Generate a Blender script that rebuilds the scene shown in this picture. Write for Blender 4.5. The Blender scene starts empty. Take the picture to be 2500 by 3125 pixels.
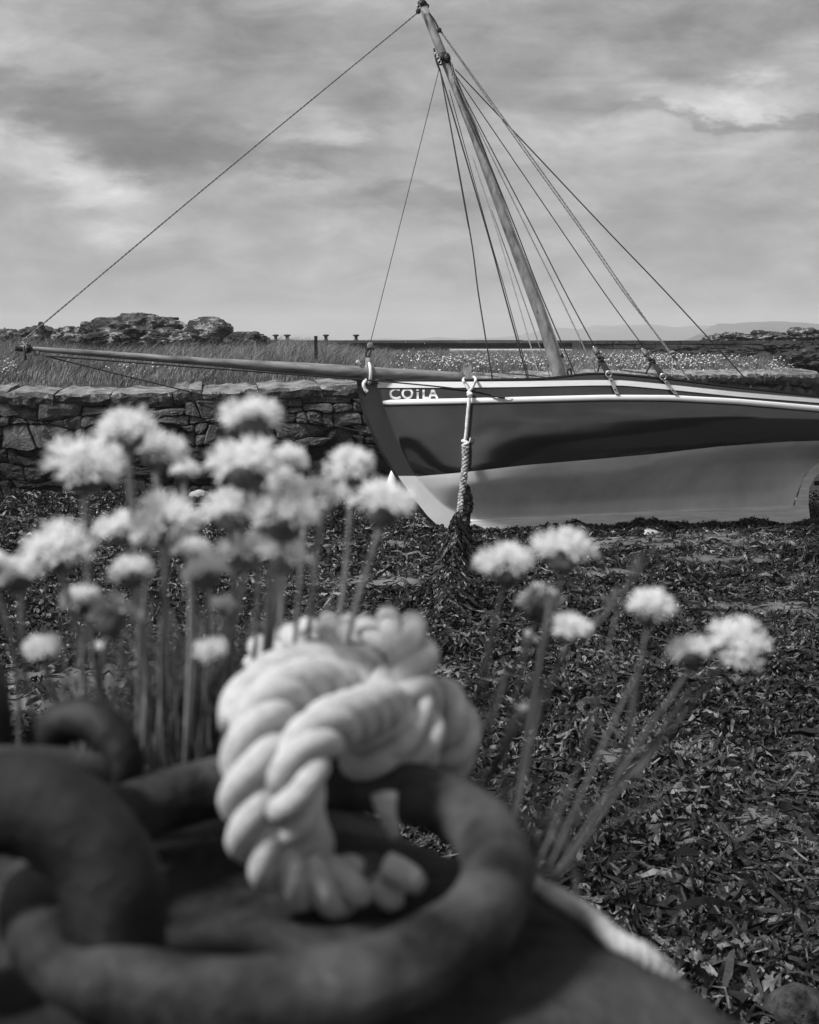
import bpy, bmesh, math, random
import numpy as np
from mathutils import Vector, Matrix, noise as mn

random.seed(7)
rng = np.random.default_rng(7)
PI = math.pi
scene = bpy.context.scene
C = bpy.data.collections.new('harbour')
scene.collection.children.link(C)

# ------------------------------------------------------------------ camera
H = 2.2                      # eye height above the beach
FPX = 3630.0                 # focal length in photo pixels (2500 wide)
PITCH = math.atan((1562.5 - 1040) / FPX)
cam_d = bpy.data.cameras.new('camera')
cam = bpy.data.objects.new('camera', cam_d)
C.objects.link(cam)
cam.location = (0, 0, H)
cam.rotation_euler = (PI / 2 - PITCH, 0, 0)
cam_d.sensor_fit = 'HORIZONTAL'
cam_d.sensor_width = 24.0
cam_d.lens = 24.0 * FPX / 2500
cam_d.clip_start = 0.02
cam_d.clip_end = 30000
cam_d.dof.use_dof = True
cam_d.dof.focus_distance = 13.2
cam_d.dof.aperture_fstop = 10.0
scene.camera = cam

# ------------------------------------------------------------------ sky and sun
SUN_EL, SUN_AZ = math.radians(50), math.radians(-113)     # azimuth from +Y, negative to the left
world = bpy.data.worlds.new('World')
scene.world = world
world.use_nodes = True
nt = world.node_tree
nt.nodes.clear()
N = nt.nodes.new
L = nt.links.new
out = N('ShaderNodeOutputWorld')
bg = N('ShaderNodeBackground')
L(bg.outputs[0], out.inputs[0])
sky = N('ShaderNodeTexSky')
sky.sky_type = 'NISHITA'
sky.sun_disc = False
sky.sun_elevation = SUN_EL
sky.sun_rotation = SUN_AZ
sky.air_density = 1.5
sky.dust_density = 4.0
bw = N('ShaderNodeRGBToBW')
L(sky.outputs[0], bw.inputs[0])
tc = N('ShaderNodeTexCoord')
sep = N('ShaderNodeSeparateXYZ')
L(tc.outputs['Generated'], sep.inputs[0])


def wm(op, a, b=None, c=None):
    n = N('ShaderNodeMath')
    n.operation = op
    for i, v in enumerate((a, b, c)):
        if v is None:
            continue
        if isinstance(v, (int, float)):
            n.inputs[i].default_value = v
        else:
            L(v, n.inputs[i])
    return n.outputs[0]


X_, Y_, Z_ = sep.outputs
zc = wm('ADD', wm('MAXIMUM', Z_, 0.0), 0.16)
# a flat cloud deck seen in perspective
cmb = N('ShaderNodeCombineXYZ')
L(wm('DIVIDE', X_, zc), cmb.inputs[0])
L(wm('DIVIDE', Y_, zc), cmb.inputs[1])


def wnoise(vec, scale, detail, rough, dist=0.0, off=(0, 0, 0)):
    mp = N('ShaderNodeMapping')
    mp.inputs['Location'].default_value = off
    L(vec, mp.inputs[0])
    n = N('ShaderNodeTexNoise')
    n.inputs['Scale'].default_value = scale
    n.inputs['Detail'].default_value = detail
    n.inputs['Roughness'].default_value = rough
    n.inputs['Distortion'].default_value = dist
    L(mp.outputs[0], n.inputs['Vector'])
    return n.outputs['Fac']


ay = wm('MAXIMUM', wm('ABSOLUTE', Y_), 0.08)
cs = N('ShaderNodeCombineXYZ')                     # clouds lie in flat layers: wider than tall
L(wm('DIVIDE', X_, ay), cs.inputs[0])
L(wm('MULTIPLY', wm('DIVIDE', Z_, ay), 2.4), cs.inputs[1])
L(wm('MULTIPLY', wm('SIGN', Y_), 3.0), cs.inputs[2])
CS = cs.outputs[0]
n_big = wnoise(CS, 4.6, 6, 0.5, 0.25, (3.1, 1.7, 0))
n_fine = wnoise(CS, 15.0, 8, 0.58, 0.35, (0.3, 0.9, 2))
wob_u = wm('MULTIPLY', wm('SUBTRACT', wnoise(CS, 8.0, 8, 0.58, 0, (5, 2, 1)), 0.5), 0.20)
wob_v = wm('MULTIPLY', wm('SUBTRACT', wnoise(CS, 9.0, 8, 0.60, 0, (1, 7, 4)), 0.5), 0.085)
U_ = wm('ADD', wm('DIVIDE', X_, ay), wob_u)
V_ = wm('ADD', wm('DIVIDE', Z_, ay), wob_v)
cl = wm('ADD', wm('MULTIPLY', wm('SUBTRACT', n_big, 0.5), 1.15), wm('MULTIPLY', wm('SUBTRACT', n_fine, 0.5), 1.1))


def px_uv(px, py):
    dx, dz = (px - 1250) / FPX, (1562.5 - py) / FPX
    y = math.cos(PITCH) + math.sin(PITCH) * dz
    z = -math.sin(PITCH) + math.cos(PITCH) * dz
    return dx / y, z / y


# cloud masses: direction, size, slant, strength
for px, py, sx, sy, slant, amp in [
        (330, 390, .115, .028, -.26, -.30), (60, 285, .09, .018, -.1, -.22), (590, 500, .09, .018, -.05, -.26), (930, 470, .06, .011, .2, -.26),
        (1100, 325, .035, .012, -.1, -.16), (1200, 610, .06, .010, 0, -.32), (620, 90, .10, .035, 0, -.18), (1900, 70, .09, .018, 0, -.20),
        (2120, 205, .07, .015, .1, -.12), (1700, 310, .055, .017, -.1, -.20), (2300, 358, .11, .0050, -.03, -.34), (2200, 655, .11, .010, 0, -.08),
        (300, 790, .13, .012, 0, -.08), (1150, 150, .10, .04, 0, -.10),
        (50, 460, .06, .030, -.4, .20), (210, 530, .07, .026, -.45, .19), (340, 600, .07, .020, -.3, .17), (1000, 370, .03, .018, 0, .32),
        (930, 440, .045, .009, .2, .18), (860, 560, .08, .014, 0, .30), (400, 135, .03, .028, -.5, .12), (120, 90, .05, .02, 0, .08),
        (1960, 180, .06, .014, .2, .14), (2400, 150, .035, .010, .1, .12), (2150, 290, .08, .012, 0, .30), (2450, 310, .05, .010, 0, .12),
        (700, 720, .12, .016, 0, .08), (2050, 430, .12, .014, 0, .08), (1600, 560, .12, .02, 0, .06), (1300, 900, .3, .012, 0, .04)]:
    u0, v0 = px_uv(px, py)
    du = wm('SUBTRACT', U_, u0)
    dv = wm('SUBTRACT', V_, v0)
    dv = wm('SUBTRACT', dv, wm('MULTIPLY', du, slant))
    r2 = wm('ADD', wm('POWER', wm('ABSOLUTE', wm('DIVIDE', du, sx)), 2.0), wm('POWER', wm('ABSOLUTE', wm('DIVIDE', dv, sy)), 2.0))
    cl = wm('MULTIPLY_ADD', wm('EXPONENT', wm('MULTIPLY', wm('POWER', r2, 1.4), -0.75)), amp * 1.1, cl)

# overcast: the clear sky's own light evened out by the cloud deck
base = wm('ADD', wm('MULTIPLY', bw.outputs[0], 0.12), 3.45)
val = wm('MULTIPLY', base, wm('EXPONENT', wm('MULTIPLY', cl, 1.15)))
cc = N('ShaderNodeCombineColor')
for i in range(3):
    L(val, cc.inputs[i])
L(cc.outputs[0], bg.inputs['Color'])
bg.inputs['Strength'].default_value = 0.10

sun_d = bpy.data.lights.new('sun', 'SUN')
sun_d.energy = 5.0
sun_d.angle = math.radians(10)
sun = bpy.data.objects.new('sun', sun_d)
C.objects.link(sun)
sdir = Vector((math.sin(SUN_AZ) * math.cos(SUN_EL), math.cos(SUN_AZ) * math.cos(SUN_EL), math.sin(SUN_EL)))
sun.rotation_euler = (-sdir).to_track_quat('-Z', 'Y').to_euler()

vs = scene.view_settings
vs.view_transform = 'Standard'
vs.look = 'None'
vs.exposure = 0.0
vs.gamma = 1.0
vs.use_curve_mapping = False
scene.cycles.use_denoising = True
scene.cycles.volume_bounces = 1
scene.cycles.max_bounces = 6
scene.cycles.diffuse_bounces = 3


# ------------------------------------------------------------------ helpers
def ray(px, py):
    dx, dz = (px - 1250) / FPX, (1562.5 - py) / FPX
    c, s = math.cos(PITCH), math.sin(PITCH)
    return Vector((dx, c + s * dz, -s + c * dz))


def at(px, py, Y):
    r = ray(px, py)
    return Vector((0, 0, H)) + r * (Y / r.y)


def hitz(px, py, z):
    r = ray(px, py)
    return Vector((0, 0, H)) + r * ((z - H) / r.z)


def new_mat(name, lo=.1, hi=.2, scale=4.0, rough=.7, bump=.2, bscale=None, detail=6, ior=1.45, metallic=0.0,
            speck=None, stretch=None, contrast=(.35, .65), coat=0.0, bdist=.02, spec=.5, obj=False):
    m = bpy.data.materials.new(name)
    m.use_nodes = True
    t = m.node_tree
    p = t.nodes['Principled BSDF']
    n = t.nodes.new
    l = t.links.new
    if obj:
        src = n('ShaderNodeTexCoord').outputs['Object']
    else:
        src = n('ShaderNodeNewGeometry').outputs['Position']
    mp = n('ShaderNodeMapping')
    l(src, mp.inputs[0])
    if stretch:
        mp.inputs['Scale'].default_value = stretch
    nz = n('ShaderNodeTexNoise')
    nz.inputs['Scale'].default_value = scale
    nz.inputs['Detail'].default_value = detail
    nz.inputs['Roughness'].default_value = .6
    l(mp.outputs[0], nz.inputs['Vector'])
    cr = n('ShaderNodeValToRGB')
    cr.color_ramp.elements[0].position = contrast[0]
    cr.color_ramp.elements[1].position = contrast[1]
    cr.color_ramp.elements[0].color = (lo, lo, lo, 1)
    cr.color_ramp.elements[1].color = (hi, hi, hi, 1)
    l(nz.outputs['Fac'], cr.inputs[0])
    col = cr.outputs[0]
    if speck:                              # (scale, threshold, value): lichen, chips, spots
        for (ss, th, vv) in speck:
            s2 = n('ShaderNodeTexNoise')
            s2.inputs['Scale'].default_value = ss
            s2.inputs['Detail'].default_value = 5
            s2.inputs['Roughness'].default_value = .65
            l(mp.outputs[0], s2.inputs['Vector'])
            r2 = n('ShaderNodeValToRGB')
            r2.color_ramp.elements[0].position = th
            r2.color_ramp.elements[1].position = th + .04
            l(s2.outputs['Fac'], r2.inputs[0])
            mx = n('ShaderNodeMix')
            mx.data_type = 'RGBA'
            l(r2.outputs[0], mx.inputs[0])
            l(col, mx.inputs[6])
            mx.inputs[7].default_value = (vv, vv, vv, 1)
            col = mx.outputs[2]
    l(col, p.inputs['Base Color'])
    p.inputs['Roughness'].default_value = rough
    p.inputs['IOR'].default_value = ior
    p.inputs['Metallic'].default_value = metallic
    p.inputs['Specular IOR Level'].default_value = spec
    p.inputs['Coat Weight'].default_value = coat
    if bump:
        b = n('ShaderNodeBump')
        b.inputs['Strength'].default_value = bump
        b.inputs['Distance'].default_value = bdist
        bn = n('ShaderNodeTexNoise')
        bn.inputs['Scale'].default_value = bscale or scale * 3
        bn.inputs['Detail'].default_value = 8
        bn.inputs['Roughness'].default_value = .65
        l(mp.outputs[0], bn.inputs['Vector'])
        l(bn.outputs['Fac'], b.inputs['Height'])
        l(b.outputs[0], p.inputs['Normal'])
    return m


M = {}
M['hull'] = new_mat('hull_gloss_paint', .004, .008, 1.5, .10, .05, 1.6, ior=2.1, bdist=.02, detail=3, speck=[(2.3, .78, .05)])
M['stem'] = new_mat('stem_gloss_paint', .010, .016, 3, .22, .04, 6, ior=1.7, stretch=(1, 1, .3))
M['antifoul'] = new_mat('antifouling_paint', .54, .74, 1.7, .62, .10, 18, contrast=(.32, .68), speck=[(11, .73, .25), (3.4, .725, .10)], stretch=(1, 1, .6), bdist=.004)
M['white'] = new_mat('white_gloss_paint', .78, .86, 9, .35, .05, 40, speck=[(14, .73, .35)], stretch=(1, 1, 4), bdist=.003)
M['keelwood'] = new_mat('keel_worn_paint', .62, .86, 5, .8, .3, 18, stretch=(.5, .5, 5), speck=[(7, .70, .55), (5, .72, .12)], bdist=.006)
M['mast'] = new_mat('mast_pine', .13, .36, 6, .55, .35, 40, stretch=(2.2, 2.2, .8), contrast=(.33, .67), speck=[(5, .67, .07)], bdist=.004)
M['sprit'] = new_mat('bowsprit_varnish', .09, .32, 5, .40, .15, 30, stretch=(.35, 3, 3), speck=[(6, .68, .04)], bdist=.003)
M['oldwood'] = new_mat('weathered_wood', .14, .32, 12, .8, .4, 40, stretch=(3, 3, .5))
M['darkpaint'] = new_mat('dark_paint', .012, .022, 5, .35, .05)
M['deck'] = new_mat('deck_paint', .08, .14, 6, .6, .1)
M['darkrope'] = new_mat('dark_rope', .010, .03, 60, .8, .3, 200)
M['blockwood'] = new_mat('varnished_block', .05, .12, 14, .5, .2)
M['rope'] = new_mat('pale_rigging_rope', .30, .55, 60, .85, .4, 150)
M['midrope'] = new_mat('weathered_rope', .12, .3, 50, .85, .4, 150)
M['whiterope'] = new_mat('white_nylon_rope', .56, .72, 200, .75, .8, 650, bdist=.003)
M['hangrope'] = new_mat('white_mooring_rope', .5, .8, 40, .85, .4, 120, bdist=.004)
M['weedrope'] = new_mat('fouled_mooring_rope', .08, .50, 22, .8, .5, 90, bdist=.01)
M['steel'] = new_mat('galvanised_steel', .35, .6, 30, .4, .1, metallic=.6)
M['iron'] = new_mat('rusted_iron', .008, .085, 26, .6, .8, 120, spec=.25, bdist=.003, speck=[(90, .64, .12)])
M['ironold'] = new_mat('dark_iron', .005, .014, 10, .6, .3)
M['petal'] = new_mat('pale_petals', .62, .86, 160, .8, 0)
M['petal2'] = new_mat('faded_petals', .38, .62, 160, .85, 0)
M['bract'] = new_mat('dry_bracts', .05, .12, 120, .8, 0)
M['stalk'] = new_mat('flower_stalks', .20, .34, 80, .6, 0)
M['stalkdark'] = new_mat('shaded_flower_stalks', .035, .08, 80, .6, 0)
M['leaf'] = new_mat('thrift_leaves', .08, .17, 60, .6, 0)
M['quay'] = new_mat('quay_stone', .004, .085, 16, .8, 1.0, 70, spec=.2, bdist=.01, speck=[(60, .68, .16)])
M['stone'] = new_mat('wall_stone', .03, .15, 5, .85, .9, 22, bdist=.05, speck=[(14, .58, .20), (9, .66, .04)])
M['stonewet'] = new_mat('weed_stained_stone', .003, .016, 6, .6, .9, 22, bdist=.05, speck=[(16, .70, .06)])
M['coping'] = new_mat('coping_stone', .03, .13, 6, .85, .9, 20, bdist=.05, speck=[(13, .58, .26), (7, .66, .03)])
M['copingtop'] = new_mat('trodden_lit_stone', .08, .30, 4, .85, .8, 20, bdist=.04, speck=[(5, .60, .08), (11, .64, .6)])  # pale trodden tops, with the light falling on them put into the colour too
M['pierstone'] = new_mat('pier_block_stone', .02, .09, 2.2, .9, .8, 12, bdist=.04, speck=[(5, .63, .22), (4, .68, .01)])
M['core'] = new_mat('shaded_wall_earth', .006, .015, 6, .9, .3)  # earth coloured near black: the shade in the gaps is painted in
M['rock'] = new_mat('lichen_rock', .025, .11, 1.6, .9, .9, 7, bdist=.15, contrast=(.40, .60), speck=[(3.2, .55, .33), (6, .62, .02)])
M['rockdark'] = new_mat('tidal_rock', .008, .035, 1.2, .8, .9, 6, bdist=.12, speck=[(3, .62, .10), (9, .72, .22)])
M['soil'] = new_mat('turf_soil', .03, .07, 2, .95, .4)
M['concrete'] = new_mat('pier_concrete', .04, .10, .8, .9, .4, 6, speck=[(2.5, .66, .25)])
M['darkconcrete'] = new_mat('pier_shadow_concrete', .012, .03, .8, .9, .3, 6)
M['paleconcrete'] = new_mat('pale_concrete', .35, .5, .6, .9, .2)
M['pebble'] = new_mat('pebble', .10, .22, 9, .7, .5, 60, bdist=.01, speck=[(20, .66, .35)])
M['palepebble'] = new_mat('pale_pebble', .28, .45, 9, .7, .4, 60, bdist=.01)
M['hill'] = new_mat('far_hills', .03, .07, .006, .95, 0)
M['beach'] = new_mat('wet_shingle', .006, .03, 5, .6, .9, 45, bdist=.03, speck=[(38, .66, .22)])
M['sand'] = new_mat('wet_sand', .06, .17, 3, .65, .6, 60, bdist=.01, speck=[(40, .66, .32)])
M['weed_dark'] = new_mat('wrack_dark', .006, .022, 25, .30, .5, 90, bdist=.008)
M['weed_mid'] = new_mat('wrack_brown', .02, .06, 25, .26, .5, 90, bdist=.008)
M['weed_pale'] = new_mat('wrack_bleached', .05, .22, 25, .5, .5, 90, bdist=.008)
M['grass_a'] = new_mat('meadow_grass', .05, .13, 1.2, .7, 0)
M['grass_b'] = new_mat('dry_grass', .18, .30, 1.2, .7, 0)
M['puff'] = new_mat('field_flowers', .6, .85, 5, .8, 0)
M['sea'] = new_mat('sea_water', .02, .04, .05, .12, .3, 1.5, bdist=.05)


def tag(o, label=None, cat=None, group=None, kind=None):
    if label: o['label'] = label
    if cat: o['category'] = cat
    if group: o['group'] = group
    if kind: o['kind'] = kind
    return o


def empty(name, loc=(0, 0, 0)):
    o = bpy.data.objects.new(name, None)
    o.empty_display_size = .1
    C.objects.link(o)
    o.location = loc
    return o


def wpos(o):
    v = Vector((0, 0, 0))
    while o is not None:
        v += o.location
        o = o.parent
    return v


def mesh_obj(name, verts, faces, mat, parent=None, smooth=False, origin=None):
    """verts in world coordinates; origin: where the object stands"""
    verts = np.asarray(verts, dtype=float).reshape(-1, 3)
    if origin is None:
        org = wpos(parent) if parent else Vector((0, 0, 0))
    else:
        org = Vector(origin)
    me = bpy.data.meshes.new(name)
    me.from_pydata((verts - np.array(org)).tolist(), [], faces)
    mats = mat if isinstance(mat, (list, tuple)) else [mat]
    for m_ in mats:
        me.materials.append(m_)
    if smooth:
        me.polygons.foreach_set('use_smooth', [True] * len(me.polygons))
    me.update()
    o = bpy.data.objects.new(name, me)
    C.objects.link(o)
    if parent:
        o.parent = parent
        o.location = org - wpos(parent)
    else:
        o.location = org
    return o


def fix_normals(o):
    bm = bmesh.new()
    bm.from_mesh(o.data)
    bmesh.ops.recalc_face_normals(bm, faces=bm.faces)
    bm.to_mesh(o.data)
    bm.free()
    return o


def spline(pts, n=8):
    P = [Vector(p) for p in pts]
    if len(P) == 2:
        return [P[0].lerp(P[1], i / n) for i in range(n + 1)]
    P = [P[0] * 2 - P[1]] + P + [P[-1] * 2 - P[-2]]
    res = []
    for i in range(1, len(P) - 2):
        a, b, c, d = P[i - 1:i + 3]
        for k in range(n):
            t = k / n
            res.append(.5 * ((2 * b) + (c - a) * t + (2 * a - 5 * b + 4 * c - d) * t * t + (3 * b - a - 3 * c + d) * t ** 3))
    res.append(P[-2])
    return res


def frames(path):
    T = []
    n = len(path)
    for i in range(n):
        d = path[min(i + 1, n - 1)] - path[max(i - 1, 0)]
        T.append(d.normalized() if d.length > 1e-9 else Vector((0, 0, 1)))
    up = Vector((0, 0, 1)) if abs(T[0].z) < .9 else Vector((1, 0, 0))
    u = T[0].cross(up).normalized()
    F = []
    for t in T:
        u = (u - t * u.dot(t))
        u = u.normalized() if u.length > 1e-9 else t.orthogonal().normalized()
        F.append((t, u, t.cross(u)))
    return F


def tube_geo(path, rad, sides=8, V=None, Fc=None, cap=True, jit=0.0):
    V = [] if V is None else V
    Fc = [] if Fc is None else Fc
    b0 = len(V)
    n = len(path)
    fr = frames(path)
    for i, (p, (t, u, w)) in enumerate(zip(path, fr)):
        r = rad[i] if hasattr(rad, '__len__') else rad
        for k in range(sides):
            a = 2 * PI * k / sides
            rr = r * (1 + (random.uniform(-jit, jit) if jit else 0))
            V.append(p + u * (math.cos(a) * rr) + w * (math.sin(a) * rr))
    for i in range(n - 1):
        for k in range(sides):
            a, b = b0 + i * sides + k, b0 + i * sides + (k + 1) % sides
            Fc.append((a, b, b + sides, a + sides))
    if cap:
        Fc.append(tuple(b0 + k for k in range(sides))[::-1])
        Fc.append(tuple(b0 + (n - 1) * sides + k for k in range(sides)))
    return V, Fc


def tube(name, pts, rad, mat, parent=None, sides=8, n=8, raw=False, jit=0, origin=None):
    path = [Vector(p) for p in pts] if raw else spline(pts, n)
    if isinstance(rad, (tuple, list)) and len(rad) == 2 and len(path) != 2:
        rad = [rad[0] + (rad[1] - rad[0]) * i / (len(path) - 1) for i in range(len(path))]
    V, Fc = tube_geo(path, rad, sides, jit=jit)
    return mesh_obj(name, V, Fc, mat, parent, True, origin)


def laid_path(path, R, turns_len, phase, strands=3):
    """one strand's centre line of a three-strand rope"""
    fr = frames(path)
    s = 0
    res = []
    for i, p in enumerate(path):
        if i:
            s += (path[i] - path[i - 1]).length
        a = phase + 2 * PI * s / turns_len
        t, u, w = fr[i]
        res.append(p + u * (math.cos(a) * R) + w * (math.sin(a) * R))
    return res


def bar_geo(a, b, hw, hd, V, Fc, up=Vector((0, 0, 1))):
    a, b = Vector(a), Vector(b)
    t = (b - a).normalized()
    u = t.cross(up)
    u = u.normalized() if u.length > 1e-6 else Vector((1, 0, 0))
    w = t.cross(u)
    b0 = len(V)
    for p in (a, b):
        for su, sw in ((-1, -1), (1, -1), (1, 1), (-1, 1)):
            V.append(p + u * hw * su + w * hd * sw)
    for f in ((0, 1, 2, 3), (7, 6, 5, 4), (0, 4, 5, 1), (1, 5, 6, 2), (2, 6, 7, 3), (3, 7, 4, 0)):
        Fc.append(tuple(b0 + i for i in f))


def box_obj(name, lo, hi, mat, parent=None, origin=None, bevel=0):
    V = [(x, y, z) for x in (lo[0], hi[0]) for y in (lo[1], hi[1]) for z in (lo[2], hi[2])]
    Fc = [(0, 1, 3, 2), (4, 6, 7, 5), (0, 4, 5, 1), (2, 3, 7, 6), (0, 2, 6, 4), (1, 5, 7, 3)]
    o = mesh_obj(name, V, Fc, mat, parent, origin=origin)
    if bevel:
        bm = bmesh.new()
        bm.from_mesh(o.data)
        bmesh.ops.bevel(bm, geom=bm.edges[:], offset=bevel, segments=2, affect='EDGES')
        bm.to_mesh(o.data)
        bm.free()
    return o


def blob(name, c, size, mat, parent=None, sub=3, amp=.25, freq=1.2, seed=0, ridged=.5, smooth=False, cut=None, top=False):
    """an uneven rock; cut: flattened below this fraction"""
    bm = bmesh.new()
    bmesh.ops.create_icosphere(bm, subdivisions=sub, radius=1)
    V = []
    s = Vector((seed * 3.7, seed * 1.3, seed * 2.1))
    for v in bm.verts:
        p = v.co.copy()
        n1 = mn.noise(p * freq + s)
        n2 = mn.fractal(p * freq * 2.3 + s, 1.0, 2.1, 4)
        n3 = 1 - abs(mn.noise(p * freq * 3.1 + s * 1.7)) * 2
        k = 1 + amp * (n1 * 1.2 + n2 * .6) + amp * ridged * (n3 - .5) * .6
        # bedding: facets along a few planes
        q = round((p.z * k) * 5) / 5
        z = (p.z * k) * .6 + q * .4 if not smooth else p.z * k
        V.append((c[0] + p.x * k * size[0], c[1] + p.y * k * size[1], c[2] + z * size[2]))
    Fc = [tuple(v.index for v in f.verts) for f in bm.faces]
    bm.free()
    return mesh_obj(name, V, Fc, mat, parent, smooth, origin=c if parent is None else None)


# value noise for terrain
_tab = rng.random((256, 256))


def vnoise(x, y):
    x = np.asarray(x, float); y = np.asarray(y, float)
    xi = np.floor(x).astype(int); yi = np.floor(y).astype(int)
    fx = x - xi; fy = y - yi
    fx = fx * fx * (3 - 2 * fx); fy = fy * fy * (3 - 2 * fy)
    a = _tab[xi % 256, yi % 256]; b = _tab[(xi + 1) % 256, yi % 256]
    c = _tab[xi % 256, (yi + 1) % 256]; d = _tab[(xi + 1) % 256, (yi + 1) % 256]
    return (a * (1 - fx) + b * fx) * (1 - fy) + (c * (1 - fx) + d * fx) * fy


def fbm(x, y, o=4):
    r = 0; k = .5
    for i in range(o):
        r = r + k * vnoise(x * 2 ** i + 17 * i, y * 2 ** i + 5 * i); k *= .5
    return r


# ------------------------------------------------------------------ ground, sea, hills
def beach_z(x, y):
    return (fbm(x * 1.1 + 40, y * 1.1 + 40, 4) - .47) * .16 + np.clip(fbm(x * 3.1 + 10, y * 3.1 + 60, 3) - .44, 0, 1) * .26


def grid(name, xs, ys, zf, mat, smooth=True, kind='structure'):
    XX, YY = np.meshgrid(xs, ys)
    ZZ = zf(XX, YY)
    V = np.stack([XX.ravel(), YY.ravel(), ZZ.ravel()], 1)
    nx, ny = len(xs), len(ys)
    idx = np.arange(nx * ny).reshape(ny, nx)
    Fc = np.stack([idx[:-1, :-1].ravel(), idx[:-1, 1:].ravel(), idx[1:, 1:].ravel(), idx[1:, :-1].ravel()], 1)
    o = mesh_obj(name, V, Fc.tolist(), mat, smooth=smooth)
    tag(o, kind=kind)
    return o


# sand shows between the weed in these places (direction on the beach, half-size in pixels)
SAND = [(2010, 1672, 380, 16), (2330, 1880, 300, 22), (120, 1600, 200, 8), (1100, 1672, 210, 9), (2150, 1655, 150, 12),
        (1500, 1690, 160, 10), (2100, 1720, 260, 8), (2420, 1775, 120, 10), (620, 1560, 90, 10), (300, 2080, 260, 30), (90, 2150, 150, 20),
        (1780, 1765, 170, 9), (1330, 2060, 90, 10), (2230, 2100, 170, 14), (1960, 2330, 150, 16), (2330, 2520, 130, 18), (1120, 1790, 130, 9), (760, 1720, 200, 9)]
SANDW = []
for px, py, hx, hy in SAND:
    a = hitz(px, py - hy, 0); b = hitz(px, py + hy, 0); m_ = hitz(px, py, 0)
    SANDW.append((m_.x, m_.y, hx / FPX * m_.y * 1.1, abs(a.y - b.y) / 2 * 1.1 + .06))


def sandness(x, y):
    r = np.zeros_like(np.asarray(x, float))
    w = (fbm(x * 2.3 + 9, y * 2.3 + 3, 4) - .47) * 2.2
    for cx, cy, hx, hy in SANDW:
        d = ((x - cx) / hx) ** 2 + ((y - cy) / hy) ** 2
        r = np.maximum(r, 1.25 - d + w)
    return r


xs = np.concatenate([np.linspace(-70, -9, 14), np.linspace(-8.8, 8.8, 300), np.linspace(9, 70, 14)])
ys = np.concatenate([np.linspace(-60, 1.5, 14), np.linspace(1.8, 19, 360), np.linspace(20, 75, 20)])
grid('beach', xs, ys, lambda x, y: beach_z(x, y) - np.clip((np.abs(x) - 12) * .01, 0, .5), M['beach'])
# bare sand sheets lie just proud of the shingle
k = 0
for cx, cy, hx, hy in SANDW:
    xs2 = np.linspace(cx - hx * 1.3, cx + hx * 1.3, 40); ys2 = np.linspace(cy - hy * 1.5, cy + hy * 1.5, 30)
    XX, YY = np.meshgrid(xs2, ys2)
    e = ((XX - cx) / (hx * 1.3)) ** 2 + ((YY - cy) / (hy * 1.5)) ** 2
    ZZ = beach_z(XX, YY) * .5 + .042 - .05 * np.clip(e - .45 + (fbm(XX * 3, YY * 3) - .47), 0, 1)
    V = np.stack([XX.ravel(), YY.ravel(), ZZ.ravel()], 1)
    idx = np.arange(XX.size).reshape(XX.shape)
    Fc = np.stack([idx[:-1, :-1].ravel(), idx[:-1, 1:].ravel(), idx[1:, 1:].ravel(), idx[1:, :-1].ravel()], 1)
    tag(mesh_obj('sand', V, Fc.tolist(), M['sand'], smooth=True), kind='structure')

o = mesh_obj('sea', [(-6000, -6000, -.9), (6000, -6000, -.9), (6000, 6000, -.9), (-6000, 6000, -.9)], [(0, 1, 2, 3)], M['sea'])
tag(o, kind='structure')


def hill(name, Y, prof, depth, seed):
    px = np.arange(prof[0][0], prof[-1][0] + 1, 6)
    py = np.interp(px, [p[0] for p in prof], [p[1] for p in prof])
    rows = 10
    V = []
    for j in range(rows):
        f = j / (rows - 1)
        for i, x in enumerate(px):
            top = at(x, py[i], Y)
            h = (top.z + .9)
            hh = h * math.sin(f * PI / 2) ** .8 * (1 + .10 * mn.noise(Vector((x * .02, f * 3, seed)))) + (mn.noise(Vector((x * .09, f, seed))) * h * .05 if f > .9 else 0)
            yy = Y - depth * (1 - f)
            V.append((top.x, yy, hh - .9))
    n = len(px)
    Fc = [(j * n + i, j * n + i + 1, (j + 1) * n + i + 1, (j + 1) * n + i) for j in range(rows - 1) for i in range(n - 1)]
    b0 = len(V)
    for i in range(n):
        V.append((V[(rows - 1) * n + i][0], Y + depth * .3, -.95))
    Fc += [((rows - 1) * n + i, (rows - 1) * n + i + 1, b0 + i + 1, b0 + i) for i in range(n - 1)]
    tag(mesh_obj(name, V, Fc, M['hill'], smooth=True), kind='structure')


hill('hills', 2600, [(1050, 1039), (1180, 1032), (1250, 1036), (1330, 1028), (1400, 1034), (1500, 1030), (1560, 1026), (1640, 1012), (1690, 1001), (1730, 1003), (1760, 1010),
                     (1790, 998), (1815, 992), (1850, 994), (1900, 991), (1960, 993), (2010, 1000), (2060, 998), (2110, 993), (2170, 997),
                     (2230, 992), (2400, 1003), (2600, 1005), (3000, 1020)], 700, 1)
hill('hills', 1500, [(2130, 1022), (2160, 1000), (2190, 988), (2230, 990), (2290, 983), (2340, 985), (2400, 988), (2450, 990), (2500, 992), (2600, 987), (2800, 1000), (3200, 1030)], 380, 2)

# ------------------------------------------------------------------ haze (one closed box of even air)
hz = box_obj('haze', (-1900, -60, -2.2), (2400, 2900, 60), bpy.data.materials.new('haze_air'))
tag(hz, kind='stuff')
hm = hz.data.materials[0]
hm.use_nodes = True
hm.node_tree.nodes.clear()
ho = hm.node_tree.nodes.new('ShaderNodeOutputMaterial')
hv = hm.node_tree.nodes.new('ShaderNodeVolumePrincipled')
hv.inputs['Color'].default_value = (.95, .95, .95, 1)
hv.inputs['Density'].default_value = .0005
hm.node_tree.links.new(hv.outputs[0], ho.inputs['Volume'])

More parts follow.
